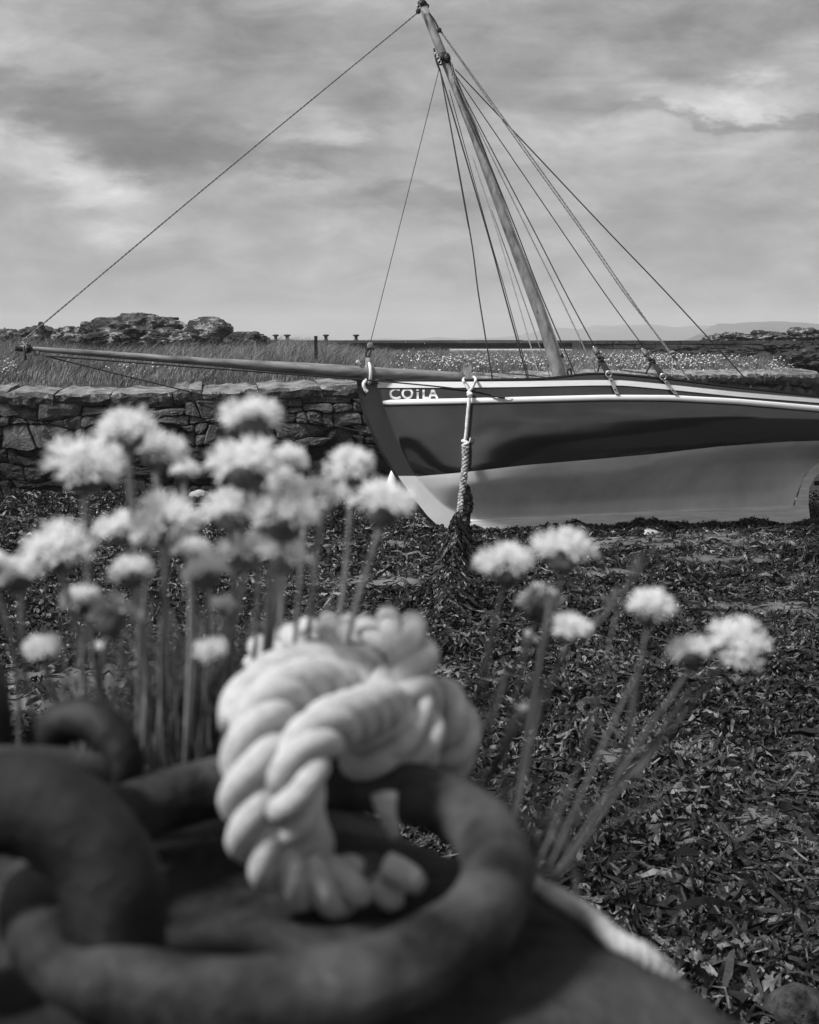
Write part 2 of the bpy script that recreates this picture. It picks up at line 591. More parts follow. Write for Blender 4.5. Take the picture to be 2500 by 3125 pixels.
# ------------------------------------------------------------------ field behind the wall
# wall line: picture column, distance, top height
WALL = [(-900, 16.3), (0, 16.6), (600, 16.9), (1150, 17.3), (1450, 18.6), (1750, 20.6), (2100, 22.2), (2480, 23.4)]
WP = [Vector(((px - 1250) / FPX * Y * 1.0, Y, 0)) for px, Y in WALL]


def wall_y(x):
    return np.interp(x, [p.x for p in WP], [p.y for p in WP])


def wall_top(px):
    return float(np.interp(px, [-400, 0, 350, 700, 1150, 1700, 2480], [1.52, 1.52, 1.50, 1.54, 1.60, 1.62, 1.58]))


def field_z(x, y):
    px = x / np.maximum(y, 1) * FPX + 1250
    wt = np.interp(px, [-400, 0, 350, 700, 1150, 1700, 2480], [1.55, 1.55, 1.53, 1.57, 1.62, 1.62, 1.58])
    d = y - wall_y(x)
    z = wt + np.clip(d, 0, 14) * np.interp(px, [900, 1150], [.022, .004]) + (fbm(x * .5 + 3, y * .5 + 8, 3) - .44) * .22 * np.clip(d / 3, 0, 1)
    # right side falls to the rocks
    edge = np.interp(y, [17, 24, 34, 46], [2440, 2440, 2250, 2050])
    z = z - np.clip((px - edge) / 120, 0, 1) ** 1.5 * 1.9
    z = np.where(d < .75, wt - .12, z)
    z = np.where(d < .35, -.6, z)
    z = np.where(y > 54, np.minimum(z, 1.7), z)
    return z


grid('field', np.linspace(-26, 26, 320), np.linspace(16.3, 57, 240), field_z, M['soil'])

# ------------------------------------------------------------------ grass and flowers in the field
def blades(name, n, sampler, hrange, width, mats, wind=(.5, .1), pdark=.6):
    x, y = sampler(n)
    z = field_z(x, y)
    ok = z > 1.2
    x, y, z = x[ok], y[ok], z[ok]
    n = len(x)
    tall = fbm(x * 1.3 + 50, y * 1.3, 4) + rng.normal(0, .08, n)
    h = rng.uniform(hrange[0], hrange[1], n) * (.25 + 1.9 * np.clip(tall - .15, 0, 1))
    near = np.clip((y - wall_y(x) - .75) / 1.6, .28, 1)
    h = h * near * np.interp(x / y * FPX + 1250, [950, 1200], [1, .62])
    a = rng.uniform(0, 2 * PI, n)
    wx, wy = np.cos(a) * width / 2, np.sin(a) * width / 2
    lx = (rng.normal(wind[0], .55, n)) * h; ly = rng.normal(wind[1], .3, n) * h
    V = np.zeros((n, 5, 3))
    V[:, 0] = np.stack([x - wx, y - wy, z - .03], 1); V[:, 1] = np.stack([x + wx, y + wy, z - .03], 1)
    V[:, 2] = np.stack([x - wx * .7 + lx * .3, y - wy * .7 + ly * .3, z + h * .6], 1)
    V[:, 3] = np.stack([x + wx * .7 + lx * .3, y + wy * .7 + ly * .3, z + h * .6], 1)
    V[:, 4] = np.stack([x + lx, y + ly, z + h], 1)
    base = np.arange(n) * 5
    quads = np.stack([base, base + 1, base + 3, base + 2], 1)
    tris = np.stack([base + 2, base + 3, base + 4], 1)
    me = bpy.data.meshes.new(name)
    me.vertices.add(n * 5)
    me.vertices.foreach_set('co', V.ravel())
    loops = np.concatenate([quads.ravel(), tris.ravel()])
    me.loops.add(len(loops))
    me.loops.foreach_set('vertex_index', loops)
    me.polygons.add(2 * n)
    ls = np.concatenate([np.arange(n) * 4, n * 4 + np.arange(n) * 3])
    me.polygons.foreach_set('loop_start', ls)
    for m_ in mats: me.materials.append(m_)
    mi = (fbm(x * .7 + 11, y * 1.6 + 5, 3) + rng.normal(0, .16, n) > .52).astype(int)
    me.polygons.foreach_set('material_index', np.concatenate([mi, mi]))
    me.update(calc_edges=True)
    me.validate()
    o = bpy.data.objects.new(name, me)
    C.objects.link(o)
    return tag(o, kind='stuff')


def samp_field(n):
    y = 17.2 + (rng.random(n) ** 1.25) * 30
    x = rng.uniform(-.42, .42, n) * y
    return x, y


g = blades('grass', 190000, samp_field, (.14, .40), .0085, [M['grass_a'], M['grass_b']])
tag(g, 'long meadow grass growing behind the stone wall', 'grass')

# field thrift: white puffs on thin stalks, too many and small to count
PATCH = [(20, 1112, 50, 18, 110), (100, 1130, 60, 8, 16), (450, 1120, 120, 10, 34), (540, 1125, 50, 8, 18), (330, 1120, 80, 8, 8),
         (1290, 1085, 70, 10, 90), (1360, 1100, 70, 12, 90), (1430, 1085, 60, 8, 60), (1470, 1105, 50, 10, 70), (1610, 1100, 70, 12, 110),
         (1240, 1110, 60, 14, 30), (1730, 1090, 50, 8, 50), (1830, 1105, 70, 10, 60), (1900, 1085, 60, 8, 80), (2000, 1092, 80, 10, 150), (2090, 1100, 70, 10, 150),
         (2170, 1108, 70, 8, 130), (2260, 1112, 60, 8, 70), (2380, 1118, 50, 7, 70), (2010, 1110, 100, 7, 90), (1930, 1100, 60, 12, 60), (2300, 1126, 90, 5, 60)]
V = []; Fc = []; mi = []
ico = bmesh.new(); bmesh.ops.create_icosphere(ico, subdivisions=1, radius=1)
iv = [v.co.copy() for v in ico.verts]; ifc = [tuple(v.index for v in f.verts) for f in ico.faces]; ico.free()
for px, py, hx, hy, n in PATCH:
    for _ in range(int(n * 1.15)):
        qx, qy = random.gauss(px, hx * .5), random.gauss(py, hy * .62)
        if qy < 1066: continue
        zg = 1.45
        for _i in range(8):
            p = hitz(qx, qy, min(zg + .24, 2.14))
            zg = .5 * zg + .5 * max(1.4, float(field_z(np.array(p.x), np.array(min(p.y, 40)))))
        if p.y > 44 or p.y < 17.9: continue
        z0 = float(field_z(np.array(p.x), np.array(p.y)))
        if z0 < 1.1: continue
        r = random.uniform(.008, .021)
        top = Vector((p.x, p.y, z0 + random.uniform(.08, .30)))
        b0 = len(V)
        for v in iv:
            kk = random.uniform(.75, 1.15)
            V.append(top + Vector((v.x * r * kk, v.y * r * kk, v.z * r * .75 * kk)))
        for f in ifc: Fc.append(tuple(b0 + i for i in f)); mi.append(0)
        b0 = len(V)
        q = Vector((p.x + random.uniform(-.03, .03), p.y, z0))
        w = .003
        V += [q - Vector((w, 0, 0)), q + Vector((w, 0, 0)), top + Vector((w, 0, 0)), top - Vector((w, 0, 0))]
        Fc.append((b0, b0 + 1, b0 + 2, b0 + 3)); mi.append(1)
o = mesh_obj('wildflowers', V, Fc, [M['puff'], M['grass_a']])
o.data.polygons.foreach_set('material_index', mi)
tag(o, 'drifts of small white flowers in the grass behind the wall', 'wildflowers', kind='stuff')

# ------------------------------------------------------------------ rocks
ROCKL = [  # px, py centre, half width px, half height px, distance, label
    (405, 1012, 150, 62, 33, 'broad craggy lichen covered rock, the highest behind the grass', 3),
    (632, 1008, 76, 47, 32, 'smooth rounded boulder dome right of the highest rock', 8),
    (765, 1036, 62, 30, 30, 'low pale speckled rock sloping down towards the pier bollards', 5),
    (215, 1020, 58, 26, 33, 'low dark rock just left of the highest rock', 12),
    (120, 1022, 62, 30, 34, 'low rock with a tilted slab above the bowsprit tip', 21),
    (20, 1028, 50, 30, 33, 'dark rock at the far left edge in the grass', 33),
    (520, 1030, 80, 30, 31, 'dark ledge of rock between the high rock and the dome', 40),
    (310, 1034, 85, 26, 31.5, 'low ledge in front of the foot of the highest rock', 46)]
for px, py, hx, hy, Y, lab, sd in ROCKL:
    c = at(px, py + 6, Y)
    sc_ = Y / FPX
    o = blob('rock', c, (hx * sc_, hx * sc_ * .6, hy * sc_), M['rock'], sub=5, amp=.30 if sd != 8 else .16, freq=1.5 if sd != 8 else 1.0, seed=sd)
    tag(o, lab, 'rock', 'rocks standing in the grass')
o = blob('rock', at(125, 1000, 33.6), (.09, .2, .17), M['rock'], sub=3, amp=.2, seed=4)
tag(o, 'small tilted slab standing on the rock above the bowsprit tip', 'rock', 'rocks standing in the grass')

ROCKR = [
    (2240, 1032, 60, 20, 52, 'dark low rock behind the pier end', 'rock', 51),
    (2330, 1030, 55, 22, 52, 'pale topped rock on the skyline below the wooded hill', 'rock', 52),
    (2450, 1026, 75, 26, 50, 'jagged pale rock on the skyline at the right edge', 'rock', 53),
    (2185, 1036, 40, 17, 55, 'small dark rock at the left end of the skyline rocks', 'rock', 54),
    (2400, 1072, 110, 28, 36, 'long flat black rock slab under the skyline rocks', 'rockdark', 55),
    (2210, 1088, 130, 26, 33, 'low black tidal rock behind the white flowers', 'rockdark', 56),
    (2470, 1110, 110, 40, 31, 'large black tidal rock at the right edge above the wall end', 'rockdark', 57),
    (2330, 1112, 100, 28, 31, 'black ribbed rock between the flowers and the right edge', 'rockdark', 58),
    (2080, 1070, 80, 18, 38, 'low dark rocks at the foot of the pier', 'rockdark', 59),
    (2570, 1170, 90, 40, 25.5, 'pale boulder just past the end of the wall', 'rock', 60),
    (2520, 1060, 70, 26, 40, 'dark rock at the edge of the frame beside the flat slab', 'rockdark', 61)]
for px, py, hx, hy, Y, lab, mt, sd in ROCKR:
    c = at(px, py + 4, Y)
    sc_ = Y / FPX
    o = blob('rock', c, (hx * sc_, hx * sc_ * .8, hy * sc_), M[mt], sub=5, amp=.34, freq=1.9, seed=sd, ridged=.9)
    tag(o, lab, 'rock', 'rocks on the shore at the right')

# ------------------------------------------------------------------ pier and its bollards
pier = empty('pier', at(1400, 1100, 60) * 1.0)
pier.location = (2, 60, 0)
tag(pier, 'long low concrete pier with a dark side running along the horizon', 'pier')
pz = at(1400, 1038, 60).z
x0, x1 = at(700, 1040, 60).x, at(1775, 1040, 60).x
nb = 9
for i in range(nb):
    a, b = x0 + (x1 - x0) * i / nb, x0 + (x1 - x0) * (i + 1) / nb
    box_obj('panel', (a + .03, 60, -.5), (b - .03, 63, pz - .14), M['darkconcrete'], pier)
box_obj('core', (x0, 60.2, -.5), (x1, 63.2, pz - .2), M['darkconcrete'], pier)
for i in range(6):
    a, b = x0 + (x1 - x0) * i / 6, x0 + (x1 - x0) * (i + 1) / 6
    box_obj('kerb', (a + .01, 59.8, pz - .14), (b - .01, 63.4, pz + random.uniform(-.012, .012)), M['concrete'], pier)
box_obj('apron', (at(1390, 1070, 52).x, 50, -.3), (at(1785, 1070, 52).x, 59.7, at(1500, 1068, 52).z), M['paleconcrete'], pier)
# stone built pier root, nearer
root = empty('pier_wall', (10, 48, 0))
tag(root, 'dark stone block wall right of the mast with a lighter worn top', 'wall')
rz = at(1900, 1037, 48).z
ra, rb = at(1768, 1040, 48).x, at(3300, 1040, 48).x
box_obj('core', (ra, 48.25, -.5), (rb, 50, rz - .03), M['core'], root)
crs = 6
hgt = .17
for j in range(crs):
    x = ra
    while x < rb:
        w = random.uniform(.45, 1.0)
        zt = rz - j * hgt - .012
        box_obj('stone', (x + .015, 48 + random.uniform(-.04, .04), zt - hgt + .025), (min(x + w, rb) - .012, 48.4, zt + random.uniform(-.02, .0)),
                M['pierstone'], root)
        x += w
box_obj('buttress', (ra, 47.4, -.5), (ra + .55, 48, rz - .16), M['darkconcrete'], root)


def lathe(name, c, prof, mat, parent=None, sides=14, origin=None):
    V = []; Fc = []
    for r, z in prof:
        for k in range(sides):
            a = 2 * PI * k / sides
            V.append((c[0] + r * math.cos(a), c[1] + r * math.sin(a), c[2] + z))
    for i in range(len(prof) - 1):
        for k in range(sides):
            Fc.append((i * sides + k, i * sides + (k + 1) % sides, (i + 1) * sides + (k + 1) % sides, (i + 1) * sides + k))
    Fc.append(tuple(range(sides))[::-1]); Fc.append(tuple((len(prof) - 1) * sides + k for k in range(sides)))
    return mesh_obj(name, V, Fc, mat, parent, True, origin)


for i, (px, lab) in enumerate([(842, 'leftmost iron mooring bollard on the pier, nearest the rocks'), (877, 'second iron mooring bollard on the pier, close beside the leftmost'),
                               (995, 'iron mooring bollard on the pier just right of the dark post'), (1087, 'rightmost iron mooring bollard on the pier, near the bow block')]):
    p = at(px, 1041, 60.8)
    p.z = pz
    b = empty('mooring_bollard', p)
    s = 1.0 if i != 1 else 1.12
    lathe('column', p, [(.14 * s, -.02), (.10 * s, .02), (.075 * s, .10), (.09 * s, .2)], M['ironold'], b)
    lathe('cap', p, [(.09 * s, .19), (.16 * s, .215), (.165 * s, .25), (.13 * s, .28), (.04, .29)], M['ironold'], b)
    tag(b, lab, 'bollard', 'mooring bollards along the pier')
p = at(965, 1110, 20.5)
p.z = float(field_z(np.array(p.x), np.array(p.y)))
pt = at(965, 1025, 20.5)
V = []; Fc = []
bar_geo((p.x, 20.5, p.z - .1), (p.x, 20.5, pt.z), (.027), .027, V, Fc, up=Vector((0, 1, 0)))
tag(mesh_obj('fence_post', V, Fc, M['ironold'], origin=(p.x, 20.5, p.z)), 'single slim dark post standing upright in the grass', 'post')

# ------------------------------------------------------------------ dry stone walls
def clip(poly, a, b, c):          # keep points with a*x+b*y<=c
    res = []
    for i in range(len(poly)):
        p, q = poly[i], poly[(i + 1) % len(poly)]
        dp, dq = a * p[0] + b * p[1] - c, a * q[0] + b * q[1] - c
        if dp <= 0: res.append(p)
        if (dp < 0 < dq) or (dq < 0 < dp):
            t = dp / (dp - dq)
            res.append((p[0] + (q[0] - p[0]) * t, p[1] + (q[1] - p[1]) * t))
    return res


def seg_frame(pts):
    """arc-length parameter along a polyline -> position, direction"""
    L_ = [0]
    for a, b in zip(pts[:-1], pts[1:]): L_.append(L_[-1] + (b - a).length)
    def f(u):
        u = min(max(u, 0), L_[-1])
        for i in range(len(pts) - 1):
            if u <= L_[i + 1] or i == len(pts) - 2:
                t = (u - L_[i]) / (L_[i + 1] - L_[i])
                d = (pts[i + 1] - pts[i]).normalized()
                return pts[i].lerp(pts[i + 1], t), d
    return f, L_[-1]


def build_wall(parent, pts, topf, zbase, sw, sh, coping=True, darkbelow=.75, seed=1, cop_w=(.35, .9)):
    rnd = random.Random(seed)
    f, LEN = seg_frame(pts)
    cop_h = .20
    # uneven courses of mixed stones, some split into thin packing stones
    bnd = [zbase - .03]
    while bnd[-1] < 1.8: bnd.append(bnd[-1] + sh * rnd.choice([.55, .75, .95, 1.2, 1.5]))
    so = [rnd.uniform(0, 50) for _ in bnd]
    def B(j, u):
        return bnd[j] + sh * (.42 * mn.noise(Vector((u * 1.1, so[j], 0))) + .30 * mn.noise(Vector((u * 3.3, so[j], 5))))
    polys = []
    for j in range(len(bnd) - 1):
        u = -rnd.random() * sw
        sk0 = 0
        while u < LEN:
            h_ = bnd[j + 1] - bnd[j]
            w = min(sw * rnd.choice([.4, .6, .85, 1.1, 1.5, 1.9]), h_ * 3.6)
            sk1 = rnd.uniform(-.3, .3) * h_
            def quad(a, b, za, zb, s0, s1):
                n_ = max(2, int((b - a) / .09))
                lo = [(a - s0 + (b - s1 - a + s0) * i / n_) for i in range(n_ + 1)]
                hi = [(a + s0 + (b + s1 - a - s0) * i / n_) for i in range(n_ + 1)]
                return [(x, za(x)) for x in lo] + [(b + rnd.uniform(-.012, .012), (za(b) + zb(b)) / 2)] + [(x, zb(x)) for x in hi[::-1]] + [(a + rnd.uniform(-.012, .012), (za(a) + zb(a)) / 2)]
            bot = lambda x, j=j: B(j, x)
            topb = lambda x, j=j: B(j + 1, x)
            if h_ > sh * .9 and rnd.random() < .34:
                f_ = rnd.uniform(.35, .7); tl = rnd.uniform(-.25, .25)
                mid = lambda x, f_=f_, tl=tl, u=u: bot(x) * (1 - f_) + topb(x) * f_ + tl * (x - u - w / 2) * .5
                if rnd.random() < .5:
                    m2 = u + w * rnd.uniform(.35, .65)
                    polys += [quad(u, m2, bot, mid, sk0, 0), quad(m2, u + w, bot, mid, 0, sk1), quad(u, u + w, mid, topb, sk0, sk1)]
                else:
                    polys += [quad(u, u + w, bot, mid, sk0, sk1), quad(u, u + w, mid, topb, sk0, sk1)]
            else:
                polys.append(quad(u, u + w, bot, topb, sk0, sk1))
            sk0 = sk1
            u += w
    for poly in polys:
        cx = sum(p[0] for p in poly) / len(poly); cz = sum(p[1] for p in poly) / len(poly)
        if cx < 0 or cx > LEN: continue
        pos, d = f(cx)
        ztop = topf(pos.x / pos.y * FPX + 1250) - (cop_h if coping else 0) + .03
        if cz > ztop - .03 or cz < zbase - .06: continue
        poly = clip(poly, 0, 1, ztop)
        if len(poly) < 4: continue
        cx = sum(p[0] for p in poly) / len(poly); cz = sum(p[1] for p in poly) / len(poly)
        # shrink for the joint, cut the corners
        rr = max(math.hypot(p[0] - cx, p[1] - cz) for p in poly)
        if rr < .035: continue
        hx_ = max(p[0] for p in poly) - min(p[0] for p in poly); hz_ = max(p[1] for p in poly) - min(p[1] for p in poly)
        kx, kz = 1 - .014 / max(hx_, .03), 1 - .013 / max(hz_, .03)
        poly = [(cx + (p[0] - cx) * kx + rnd.uniform(-.006, .006), cz + (p[1] - cz) * kz + rnd.uniform(-.006, .006)) for p in poly]
        q = []
        npol = len(poly)
        for a in range(npol):              # knock off the sharp corners
            p0, p1, p2 = poly[a - 1], poly[a], poly[(a + 1) % npol]
            v1 = Vector((p0[0] - p1[0], p0[1] - p1[1])); v2 = Vector((p2[0] - p1[0], p2[1] - p1[1]))
            if v1.length > .02 and v2.length > .02 and v1.normalized().dot(v2.normalized()) > -.5:
                c_ = rnd.uniform(.012, .03)
                for v_ in (v1, v2):
                    e__ = v_.normalized() * min(c_, v_.length * .4)
                    q.append((p1[0] + e__.x, p1[1] + e__.y))
            else:
                q.append(p1)
        pos, d = f(cx)
        nrm = Vector((d.y, -d.x, 0))
        if nrm.y > 0: nrm = -nrm
        proud = rnd.uniform(-.01, .05)
        tx, tz = rnd.uniform(-.16, .16), rnd.uniform(-.2, .12)
        V = []; Fc = []
        n = len(q)
        for sc_, dep in ((1, -.14), (1.0, -.006), (.93, .022), (.55, .028 + rnd.uniform(0, .015))):
            for (a, b) in q:
                la, lb = (a - cx) * sc_, (b - cz) * sc_
                jit = rnd.uniform(-.007, .007) if dep > -.1 else 0
                dd = dep + (proud + tx * la + tz * lb if dep > -.1 else 0) + jit
                V.append(pos + d * la + nrm * dd + Vector((0, 0, cz + lb)))
        V.append(pos + nrm * (.034 + proud) + Vector((0, 0, cz)))
        for r in range(3):
            for a in range(n):
                Fc.append((r * n + a, r * n + (a + 1) % n, (r + 1) * n + (a + 1) % n, (r + 1) * n + a))
        for a in range(n):
            Fc.append((3 * n + a, 3 * n + (a + 1) % n, 4 * n))
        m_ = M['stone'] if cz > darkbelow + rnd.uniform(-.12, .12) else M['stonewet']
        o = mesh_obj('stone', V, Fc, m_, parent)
        fix_normals(o)
    if coping:
        u = 0
        sl1 = 0
        while u < LEN:
            w = rnd.uniform(*cop_w)
            u1 = min(u + w, LEN)
            V = []; Fc = []
            nx_, ny_ = 7, 6
            hj = rnd.uniform(-.02, .02)
            hc = cop_h * rnd.uniform(.85, 1.15); sl0 = sl1 if u > 0 else 0; sl1 = rnd.uniform(-.10, .10)
            pr = rnd.uniform(-.01, .06)
            for a in range(nx_):
                uu = u + .004 + (u1 - u - .008) * a / (nx_ - 1)
                pos, d = f(uu)
                nrm = Vector((d.y, -d.x, 0))
                if nrm.y > 0: nrm = -nrm
                zt = topf(pos.x / pos.y * FPX + 1250) + hj
                endr = .018 if a in (0, nx_ - 1) else 0
                # section: bottom front, lower front, upper front, top front, top mid, top back
                for (dy, zz) in ((-.02, -hc - .02), (.045, -hc * .75), (.06, -hc * .35), (.025, -.02), (-.3, .015), (-.95, .05)):
                    jj = rnd.uniform(-.018, .018)
                    tt = a / (nx_ - 1); sk = (sl0 * (1 - tt) + sl1 * tt) * min(1, -zz / hc) if zz < 0 else 0
                    V.append(pos + d * sk + nrm * (dy + pr - endr + jj) + Vector((0, 0, zt + zz - endr * .4 + rnd.uniform(-.022, .022))))
            for a in range(nx_ - 1):
                for b in range(ny_ - 1):
                    i0 = a * ny_ + b
                    Fc.append((i0, i0 + 1, i0 + ny_ + 1, i0 + ny_))
            Fc.append(tuple(range(ny_))); Fc.append(tuple((nx_ - 1) * ny_ + b for b in range(ny_)))
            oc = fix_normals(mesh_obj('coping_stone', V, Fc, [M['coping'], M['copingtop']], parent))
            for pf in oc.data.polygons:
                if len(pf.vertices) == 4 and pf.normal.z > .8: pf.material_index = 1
            u = u1
    # earth core behind the stones
    V = []; Fc = []
    n = 40
    for i in range(n + 1):
        pos, d = f(LEN * i / n)
        nrm = Vector((d.y, -d.x, 0))
        if nrm.y > 0: nrm = -nrm
        zt = topf(pos.x / pos.y * FPX + 1250) - .10
        for dy, zz in ((-.06, -.3), (-.06, zt), (-.9, zt), (-.9, -.3)):
            V.append(pos + nrm * dy + Vector((0, 0, zz)))
    for i in range(n):
        for b in range(4):
            Fc.append((i * 4 + b, i * 4 + (b + 1) % 4, i * 4 + 4 + (b + 1) % 4, i * 4 + 4 + b))
    Fc.append((0, 1, 2, 3)); Fc.append((n * 4 + 3, n * 4 + 2, n * 4 + 1, n * 4))
    fix_normals(mesh_obj('wall_core', V, Fc, M['core'], parent))


wl = empty('drystone_wall', (WP[1].x, WP[1].y, 0))
tag(wl, 'dark drystone wall of rough stones behind the bow, left of the boat', 'wall')
build_wall(wl, [Vector(((-150 - 1250) / FPX * 16.55, 16.55, 0)), WP[1], WP[2], WP[3], Vector(((1330 - 1250) / FPX * 17.95, 17.95, 0))], wall_top, 0, .38, .215, seed=5, darkbelow=.80)
wr = empty('drystone_wall', (WP[6].x, WP[6].y, 0))
tag(wr, 'distant drystone wall seen over the deck at the right, ending in a rounded corner', 'wall')
build_wall(wr, [Vector(((1335 - 1250) / FPX * 17.97, 17.97, 0)), WP[5], WP[6], WP[7], WP[7] + Vector((.5, 1.6, 0))], wall_top, 0.25, .40, .42, seed=9, darkbelow=.3, cop_w=(.3, .6))

# ------------------------------------------------------------------ the boat
HEEL = math.radians(14)
TH = math.tan(HEEL)


def smooth_curve(pts):
    xs_ = [p[0] for p in pts]; ys_ = [p[1] for p in pts]
    X = np.arange(xs_[0], xs_[-1] + 1, 4.0)
    Yv = np.interp(X, xs_, ys_)
    ker = np.hanning(25); ker /= ker.sum()
    Yp = np.pad(Yv, 12, mode='reflect', reflect_type='odd')
    Yv = np.convolve(Yp, ker, 'valid')
    return lambda x: np.interp(x, X, Yv)


y_sheer = smooth_curve([(1040, 1165), (1155, 1160), (1400, 1158), (1640, 1155), (1700, 1150), (1785, 1139), (1860, 1138), (2050, 1155), (2250, 1180), (2500, 1207), (2820, 1240)])
y_wl = smooth_curve([(1150, 1462), (1260, 1455), (1400, 1443), (1600, 1420), (1800, 1403), (2000, 1385), (2200, 1362), (2400, 1348), (2500, 1345), (2820, 1340)])
y_gar = smooth_curve([(1300, 1593), (1430, 1589), (1700, 1577), (2000, 1563), (2200, 1555), (2420, 1546), (2820, 1535)])
y_keel = smooth_curve([(1300, 1628), (1350, 1628), (1500, 1632), (1700, 1628), (2000, 1614), (2420, 1600), (2820, 1590)])
RAB = [(1160, 1140), (1150, 1165), (1168, 1235), (1202, 1330), (1252, 1430), (1272, 1460), (1332, 1532), (1385, 1592), (1400, 1610)]
STEM = [(1086, 1130), (1088, 1160), (1095, 1210), (1110, 1270), (1130, 1320), (1160, 1380), (1203, 1450), (1243, 1510), (1293, 1575), (1350, 1626)]
_ry = [p[1] for p in RAB[1:]]; _rx = [p[0] for p in RAB[1:]]


def xr(py):
    return float(np.interp(py, _ry, _rx))


YB = hitz(1350, 1628, 0.0).y
YS = hitz(2400, 1600, 0.0).y


def Yc(px):
    return YB + (YS - YB) * (px - 1350) / 1050


def plane_pt(px, py, b=0.0):
    """a point b metres to the camera's side of the boat's leaning centre plane"""
    z = .8
    for _ in range(6):
        p = at(px, py, Yc(px) + z * TH - b)
        z = p.z
    return p


_gv = [0, .25, .5, .75, 1.0, 1.25, 1.5, 1.75, 2.0]
_gg = [1.0, .995, .975, .93, .865, .73, .41, .13, .055]
_gs = smooth_curve([(v * 400, g_) for v, g_ in zip(_gv, _gg)])


def xend(v):
    return float(np.interp(v, [0, 1, 1.15, 1.3, 1.5, 1.78, 2], [2790, 2740, 2600, 2505, 2457, 2434, 2420]))


def ss(t):
    t = min(max(t, 0), 1)
    return t * t * (3 - 2 * t)


def breadth(px, py):
    ys, yw, yg = float(y_sheer(px)), float(y_wl(px)), float(y_gar(px))
    v = (py - ys) / (yw - ys) if py <= yw else 1 + (py - yw) / (yg - yw)
    v = min(max(v, -.05), 2.0)
    x0_ = xr(py)
    x = max(px - x0_, 0)
    q = min(max(px - (.36 * x0_ + .64 * 1165), 0) / 980, 1)
    B = .045 + .98 * (1 - (1 - q) ** 1.9) * (1 - math.exp(-x / 40))
    g_ = float(_gs(max(v, 0) * 400))
    g_ = g_ + (1 - ss(x / 420)) * (min(1.0, .93 + .0 * v) - g_) * (.75 if v <= 1 else .75 * (2 - v))
    aft0 = 1 - .34 * ss((px - 2150) / 650)
    xe = xend(v)
    w = ss((v - .95) / .35)
    aft1 = min(1, max(0, (xe - px)) / 620) ** .55
    return max(B * g_ * ((1 - w) * aft0 + w * min(aft0, aft1)), .045)


def surf(px, py, out_=0.0):
    return plane_pt(px, py, breadth(px, py) + out_)


def mirror(p, px):
    K = Vector((0, Yc(px), 0))
    n = Vector((0, math.cos(HEEL), -math.sin(HEEL)))
    d = (p - Vector((p.x, K.y, 0))).dot(n)
    return p - n * 2 * d


def row_y(px, v):
    ys, yw, yg = float(y_sheer(px)), float(y_wl(px)), float(y_gar(px))
    return ys + (yw - ys) * v if v <= 1 else yw + (yg - yw) * (v - 1)


boat = empty('sailing_boat', (plane_pt(1900, 1600).x, Yc(1900), 0))
tag(boat, 'beached wooden sailing boat named COILA with dark glossy hull and long bowsprit', 'boat')


def hull_skin(name, v0, v1, nv, mat, ns=150):
    V = []; far = []
    for j in range(nv + 1):
        v = v0 + (v1 - v0) * j / nv
        x0_ = 1200
        for _ in range(12): x0_ = xr(row_y(x0_, v))
        xe = xend(v)
        for i in range(ns + 1):
            s = i / ns
            px = x0_ + (xe - x0_) * (s ** 1.15)
            p = surf(px, row_y(px, v))
            V.append(p); far.append(mirror(p, px))
    n = ns + 1
    Fc = [(j * n + i, j * n + i + 1, (j + 1) * n + i + 1, (j + 1) * n + i) for j in range(nv) for i in range(ns)]
    off = len(V)
    Fc += [(a + off, d + off, c + off, b + off) for a, b, c, d in Fc]
    o = mesh_obj(name, V + far, Fc, mat, boat, True)
    sternn = [V[j * n + ns] for j in range(nv + 1)]; sternf = [far[j * n + ns] for j in range(nv + 1)]
    return o, V[:n], far[:n], sternn, sternf


_, sh_n, sh_f, sn, sf = hull_skin('topsides', 0, 1, 22, M['hull'])
_, _, _, bn, bf = hull_skin('bottom', 1, 2, 26, M['antifoul'])
# transom
V = sn + sf
n = len(sn)
fix_normals(mesh_obj('transom', V, [(i, i + 1, n + i + 1, n + i) for i in range(n - 1)], M['hull'], boat))
V = bn + bf
n = len(bn)
mesh_obj('tuck', V, [(i, i + 1, n + i + 1, n + i) for i in range(n - 1)], M['antifoul'], boat)
# deck, set a little below the rail
V = [p - Vector((0, -.02, .07)) for p in sh_n] + [p - Vector((0, .02, .05)) for p in sh_f]
n = len(sh_n)
mesh_obj('deck', V, [(i, n + i, n + i + 1, i + 1) for i in range(n - 1)], M['deck'], boat)


def hull_strip(name, yf, x0_, x1_, h, out_, mat, sub=70, round_=False, both=True, wear=False):
    """a moulding swept along the hull: h = half height in pixels, out_ = how far proud"""
    V = []; Fc = []
    sect = [(-1, .0), (-1, .7), (-.6, 1), (.6, 1), (1, .7), (1, .0)] if round_ else [(-1, 0), (-1, 1), (1, 1), (1, 0)]
    m_ = len(sect)
    for side in ((0, 1) if both else (0,)):
        b0 = len(V)
        for i in range(sub + 1):
            px = x0_ + (x1_ - x0_) * i / sub
            py = yf(px)
            hh = h(px) if callable(h) else h
            e = min(1, min(i, sub - i) / 1.5 + .55) if round_ else 1
            for a, o_ in sect:
                p = surf(px, py + a * hh * e, out_ * o_ * e - (.012 if o_ == 0 else 0))
                V.append(p if side == 0 else mirror(p, px))
        for i in range(sub):
            for k_ in range(m_ - 1):
                q = (b0 + i * m_ + k_, b0 + i * m_ + k_ + 1, b0 + (i + 1) * m_ + k_ + 1, b0 + (i + 1) * m_ + k_)
                Fc.append(q)
        Fc.append(tuple(b0 + k_ for k_ in range(m_))); Fc.append(tuple(b0 + sub * m_ + k_ for k_ in range(m_)))
    return fix_normals(mesh_obj(name, V, Fc, mat, boat, round_))


